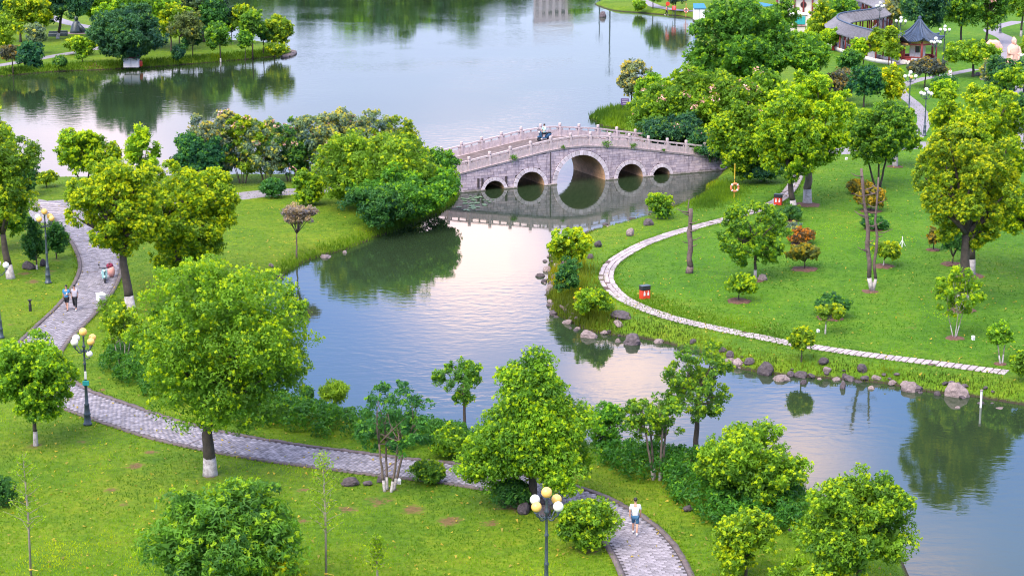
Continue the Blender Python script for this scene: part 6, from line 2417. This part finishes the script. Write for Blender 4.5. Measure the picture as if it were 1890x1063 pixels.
BIG = [
    (1088, 616, 33, 18, 'flat-topped squared pinkish rock standing in the water below the shore point', 1, 0, 1), (1168, 628, 34, 24, 'dark double boulder at the water below the path bend', 0, 1, 1),
    (1216, 614, 26, 13, 'pinkish rock on the grass right of the dark double boulder', 1, 2, 0), (1141, 624, 12, 12, 'small reddish round stone between the squared rock and the dark boulder', 1, 1, 1),
    (1022, 574, 24, 13, 'dark low rock at the outermost shore point', 0, 4, 1), (1004, 514, 12, 11, 'black rock lying off the maple-like tree', 0, 3, 1), (1016, 528, 18, 14, 'pale rock at the waterline below the maple-like tree', 1, 1, 1),
    (1148, 588, 42, 14, 'long dark slab rock on the bank above the squared rock', 0, 5, 0), (1040, 490, 18, 15, 'grey upright rock at the foot of the maple-like tree', 0, 6, 0),
    (1096, 447, 26, 14, 'rounded grey rock at the bank below the bridge reflection', 0, 0, 1), (1104, 457, 17, 13, 'pair of grey stones by the rounded bank rock', 0, 7, 0), (1163, 436, 18, 16, 'stacked pinkish rocks at the bank left of the boulder', 1, 3, 0),
    (1197, 417, 24, 14, 'broad brown boulder under the small bright round tree', 0, 2, 0), (1090, 478, 13, 9, 'dark stone on the grass right of the maple-like tree', 0, 1, 0),
    (1414, 683, 42, 26, 'large pale-topped pointed boulder at the water, left of the flat slab', 0, 6, 1), (1443, 695, 40, 16, 'flat tilted pinkish slab rock beside the pointed boulder', 1, 2, 1),
    (1484, 700, 16, 14, 'dark round rock in the water right of the flat slab', 0, 3, 1), (1556, 708, 15, 20, 'upright drop-shaped rock at the water in the middle of the right shore', 0, 6, 1),
    (1609, 709, 15, 10, 'pinkish stone at the water right of the drop-shaped rock', 1, 1, 1), (1562, 680, 14, 12, 'dark rock in the grass above the drop-shaped rock', 0, 0, 0),
    (1681, 714, 32, 24, 'white-veined chunky rock at the water left of the great boulder', 1, 3, 1), (1694, 701, 33, 16, 'brown flat rock behind the white-veined rock', 0, 4, 0),
    (1771, 712, 48, 34, 'great rounded pink-topped boulder on the right shore', 1, 0, 0), (1737, 719, 18, 13, 'brown rock left of the great rounded boulder', 0, 5, 0), (1769, 744, 14, 8, 'small pink stone at the water below the great boulder', 1, 1, 1),
    (1848, 746, 30, 7, 'low flat pink stone at the water by the right photo edge', 1, 2, 1), (1812, 736, 16, 9, 'flat brown stone behind the white depth post', 0, 7, 1), (1645, 702, 24, 10, 'low brown stone in the shore grass', 0, 2, 0),
    (1362, 668, 18, 10, 'squared dark stone at the water below the tall airy tree', 0, 4, 1), (1349, 648, 22, 15, 'heap of dark rock by the tall airy tree', 0, 5, 0), (1385, 660, 24, 12, 'dark wedge rock right of the heap', 0, 1, 0),
    (1480, 676, 26, 13, 'dark block in the shore grass behind the flat slab', 0, 3, 0), (1520, 668, 24, 12, 'brown block in the grass right of the young yellow-green tree', 0, 6, 0), (1598, 683, 18, 9, 'low grey rock in the grass above the pinkish shore stone', 0, 7, 0),
    (1620, 684, 20, 8, 'flat rock in the grass left of the white-veined rock', 1, 0, 0), (1335, 640, 16, 10, 'small dark rock above the heap by the airy tree', 0, 0, 0), (1280, 622, 18, 9, 'lone low rock on the bank left of the tall airy tree', 0, 2, 0),
    (1408, 518, 20, 11, 'pink rock at the base of the open round tree', 1, 1, 0),
    (600, 460, 32, 16, 'large pale flat boulder on the headland shore', 1, 2, 0), (578, 472, 18, 9, 'small pale stone left of the large headland boulder', 1, 0, 0), (645, 452, 12, 8, 'dark small rock in the middle of the headland shore', 0, 3, 0),
    (657, 443, 12, 6, 'pale flat stone near the right of the headland shore', 1, 3, 0), (636, 460, 10, 8, 'white small stone at the waterline of the headland', 1, 1, 1), (714, 428, 14, 10, 'grey rock below the dark waterside bush', 0, 4, 0), (670, 438, 8, 5, 'orange pebble on the headland grass', 1, 2, 0),
    (518, 496, 14, 11, 'purplish rock at the tip of the headland behind the big camphor', 0, 5, 0), (500, 488, 10, 7, 'reddish rock on the headland behind the big camphor', 1, 0, 0),
    (52, 498, 26, 15, 'flat dark boulder left of the narrow conifer', 0, 0, 0), (78, 492, 16, 14, 'upright dark boulder right of the narrow conifer', 0, 6, 0),
    (646, 898, 36, 15, 'largest brown boulder left of the white-footed tree on the near lawn', 0, 1, 0), (678, 897, 22, 9, 'middle brown rock of the three on the near lawn', 0, 7, 0), (704, 891, 26, 11, 'flat rock nearest the white-footed tree', 0, 2, 0),
    (966, 950, 26, 24, 'dark rock at the left foot of the conical camphor', 0, 3, 0), (1000, 938, 24, 20, 'rock behind the nearest lamp at the conical camphor foot', 0, 4, 0), (1004, 955, 28, 22, 'dark rock below the conical camphor trunk', 0, 6, 0),
    (1460, 982, 14, 9, 'small dark rock at the hedge end by the young camphor', 0, 5, 0), (1270, 945, 20, 12, 'grey stone at the near edge of the right hedge', 0, 7, 0), (1590, 1030, 34, 16, 'grey boulder under the lower-right camphor', 0, 0, 0),
    (1113, 29, 14, 12, 'dark boulder at the tip of the far point', 0, 1, 1), (1198, 30, 12, 12, 'large grey boulder on the far shore right of the point', 0, 2, 0), (1210, 27, 12, 9, 'brown boulder next to the grey one on the far shore', 0, 3, 0), (1240, 30, 10, 7, 'small brown stone below the red signs', 0, 4, 0), (1287, 34, 9, 7, 'dark stone by the blue-roofed hut', 0, 5, 0),
    (472, 110, 9, 6, 'pink stone on the outer shore of the north-west peninsula', 1, 1, 0), (480, 109, 7, 5, 'small grey stone next to the pink one on the north-west shore', 0, 2, 0),
    (30, 139, 20, 6, 'low dark rock at the far north-west shore', 0, 4, 0), (70, 137, 14, 5, 'second low rock at the far north-west shore', 0, 5, 0), (1240, 178, 10, 6, 'stone by the sparse headland tree', 0, 6, 0),
]
for px, py, w, h, lab, pale, k, wet in BIG:
    rock(px, py, w, h, lab, bool(pale), k, None, bool(wet))
g_ = np.random.default_rng(21)
SMALL = smooth_line(GN([(1885, 744), (1800, 731), (1700, 719), (1640, 708), (1560, 700), (1480, 696), (1420, 690), (1370, 681), (1337, 669)], WATER_Z), .1)
SMALL2 = smooth_line(GN([(1230, 633), (1185, 624), (1130, 618), (1085, 611), (1048, 592), (1018, 574), (1011, 548), (1015, 512), (1018, 482), (1042, 455), (1080, 434), (1140, 417), (1200, 401)], WATER_Z), .1)
for L_, n_, lab, grp in ((SMALL, 40, 'small loose dark stone scattered along the right shore below the stone path', 'loose stones of the right shore'),
                         (SMALL2, 80, 'small loose stone scattered along the shore point', 'loose stones of the shore point')):
    for i in range(n_):
        p = L_[g_.integers(len(L_))] + g_.normal(size=2) * [.35, .55]
        me = ROCKS[g_.integers(8)] if g_.random() < .7 else ROCKS_P[g_.integers(4)]
        o = link('rock', me)
        s = .13 + .30 * g_.random() ** 2
        o.scale = (s, s * .8, s * (.6 + .5 * g_.random()))
        o.location = (p[0], p[1], max(Z(p[0], p[1]), WATER_Z - .05) + s * .2)
        o.rotation_euler = (g_.normal() * .2, g_.normal() * .2, g_.random() * 6)
        tag(o, lab, 'rock', grp)
P_ = smooth_line(GN([(525, 97), (541, 97), (543, 100), (535, 104), (522, 107)], WATER_Z), .5)
for i, p in enumerate(P_):
    o = link('rock', ROCKS_P[i % 4])
    o.scale = (.42, .4, .38)
    o.location = (p[0], p[1], WATER_Z + .12)
    o.rotation_euler = (0, 0, i * 1.3)
    tag(o, 'reddish edging stone round the outer tip of the north-west peninsula', 'rock', 'edging stones of the peninsula tip')

# ------------------------------------------------ pink stone statue and rock, black sculpture
x, y = G(1868, 132)
t = empty('statue', (x, y, 0), R(15), 'pink stone robed figure statue standing at the upper right walk', 'statue')
H_ = height_at(y, 70)
k = H_ / 4.6
b = MB()
b.lathe([(.95, .25), (1.0, .6), (.86, 1.6), (.78, 2.5), (.80, 3.1), (.66, 3.5), (.30, 3.78)], n=14)
for s in (-1, 1):
    b.tube([(s * .70, -.05, 3.3), (s * .86, -.35, 2.55), (s * .30, -.78, 2.35)], [.26, .24, .15], 8)
    b.tube([(s * .45, -.6, 2.3), (s * .6, -.55, 1.2), (s * .5, -.7, .5)], [.25, .18, .12], 6)
b.ball((0, -.08, 4.12), (.36, .40, .46), 12, 9)
b.ball((0, .02, 4.55), (.20, .20, .16), 10, 6)
b.ball((0, -.46, 3.92), (.16, .12, .28), 8, 6)
o = b.build('figure', PINKSTONE, t, True)
o.scale = (k, k, k)
o = MB().bbox((0, 0, .15), (2.3, 2.0, .42), .08).build('plinth', PINKSTONE, t)
o.scale = (k, k, k)
x, y = G(1832, 96)
t = empty('inscribed_rock', (x, y, 0), R(-10), 'tall pink stone slab standing left of the robed statue', 'stone slab')
me = rock_mesh('slab', 99, 1.0)
me.materials[0] = PINKSTONE
o = link('slab', me, t)
o.scale = (1.5, .55, 1.25)
o.location = (0, 0, .8)
MB().bbox((0, 0, .0), (2.6, 1.3, .3), .06).build('plinth', PINKSTONE, t)
for i, (px, py, s) in enumerate(((1818, 122, .5), (1806, 132, .4), (1830, 116, .5), (1815, 140, .35), (1872, 120, .5))):
    x, y = G(px, py + 8)
    o = link('rock', ROCKS_P[i % 4])
    o.scale = (s * 1.3, s, s)
    o.location = (x, y, s * .4)
    tag(o, 'pink garden stone among the bushes by the robed statue', 'rock', 'pink garden stones by the statue')
x, y = G(142, 62)
t = empty('sculpture', (x, y, 0), 0, 'dark seated stone sculpture on a low mound in the north-west park', 'sculpture')
MB().lathe([(1.1, 0), (1.0, .5), (.75, 1.2), (.5, 1.7), (.2, 1.95)], n=12).build('body', IRON, t, True)
MB().ball((0, 0, 2.2), (.32, .34, .38), 10, 8).build('head', IRON, t, True)
MB().tube([(.4, -.3, 1.4), (1.0, -.7, .8), (1.7, -.6, .1)], [.25, .3, .2], 8).build('arm', IRON, t, True)
MB().bbox((0, 0, -.05), (3.4, 2.4, .3), .1).build('plinth', ROCK_PALE, t)
for i, (px, py) in enumerate(((98, 68), (116, 67))):
    x, y = G(px, py)
    t = empty('seat_stone', (x, y, 0), 0, ('dark stone seat left of the white-footed far tree', 'dark stone seat right of the white-footed far tree')[i], 'stone seat')
    MB().bbox((0, 0, .25), (1.4, .6, .5), .08).build('seat', IRON, t)
    MB().bbox((0, .3, .55), (1.4, .15, .5), .05).build('backrest', IRON, t)

# ------------------------------------------------ weeds on the bridge, lotus patch
for s, zz, sc_, lab in ((-6.9, .1, .5, 'green weed tuft growing from the bridge cornice at left'), (2.5, .15, .55, 'largest weed tuft growing on the bridge cornice right of the crown'), (5.4, .1, .42, 'second weed tuft on the bridge cornice toward the right end'),
                        (-1.9, .05, .22, 'tiny weed on the bridge cornice left of the crown'), (8.6, .05, .22, 'tiny weed on the bridge cornice near the right end'), (12.2, .45, .6, 'ivy clump hanging over the east end of the rail')):
    x, y, z = bridge_pt(s, -.12, deck(s) + zz)
    n = int(260 * sc_)
    g_ = np.random.default_rng(int(abs(s) * 10))
    d = unit(g_.normal(size=(n, 3)) + [0, -.3, .5])
    v, f, tt = leaves(d * sc_ * (.3 + .7 * g_.random(n))[:, None] * [1.1, .5, .8], unit(d + .6 * g_.normal(size=(n, 3))), .17, .4, .45 + g_.normal(size=n) * .2)
    o = link('weed', mesh_np('weed', v, f, LEAF, tint=tt))
    o.location = (x, y, z)
    o.color = (*MID, 1)
    tag(o, lab, 'weed', 'weeds growing on the bridge')
pts = []
c0 = np.array(G(872, 374, WATER_Z))
g_ = np.random.default_rng(8)
for i in range(46):
    p = c0 + g_.normal(size=2) * [.7, 1.6]
    if shore_sd(p[None])[0] > -.1:
        continue
    r = .14 + .12 * g_.random()
    pts.append((p[0], p[1], r))
LP = MB().add([(0, 0, 0)] + [(math.cos(a), math.sin(a), .05 * math.sin(3 * a)) for a in np.linspace(.2, 2 * math.pi - .05, 11)], [(0, i, i + 1) for i in range(1, 11)]).mesh('lily_pad', mat('lily', (.10, .17, .09), .5, .3, 3))
for x, y, r in pts:
    o = link('lily_pad', LP)
    o.scale = (r, r, r)
    o.location = (x, y, WATER_Z + .03)
    o.rotation_euler = (0, 0, random.random() * 6)
    tag(o, 'round pale lily pad floating left of the small west arch', 'lily pad', 'lily pads by the bridge')
# fallen log on the shore point
x0, y0 = G(1034, 566, -.3)
x1, y1 = G(1052, 580, -.5)
t = empty('fallen_log', (x0, y0, -.35), 0, 'pale fallen log lying on the tip of the shore point', 'log')
MB().tube([(0, 0, .1), ((x1 - x0) * .5, (y1 - y0) * .5, 0), (x1 - x0, y1 - y0, -.15)], [.10, .12, .09], 8).build('log', WOOD, t, True)
MB().tube([((x1 - x0) * .4, (y1 - y0) * .4, .05), ((x1 - x0) * .4 + .3, (y1 - y0) * .4 + .1, .35)], [.04, .02], 5).build('branch', WOOD, t, True)
# shrubs behind the left photo edge keep the frame filled: nothing else is built out of view
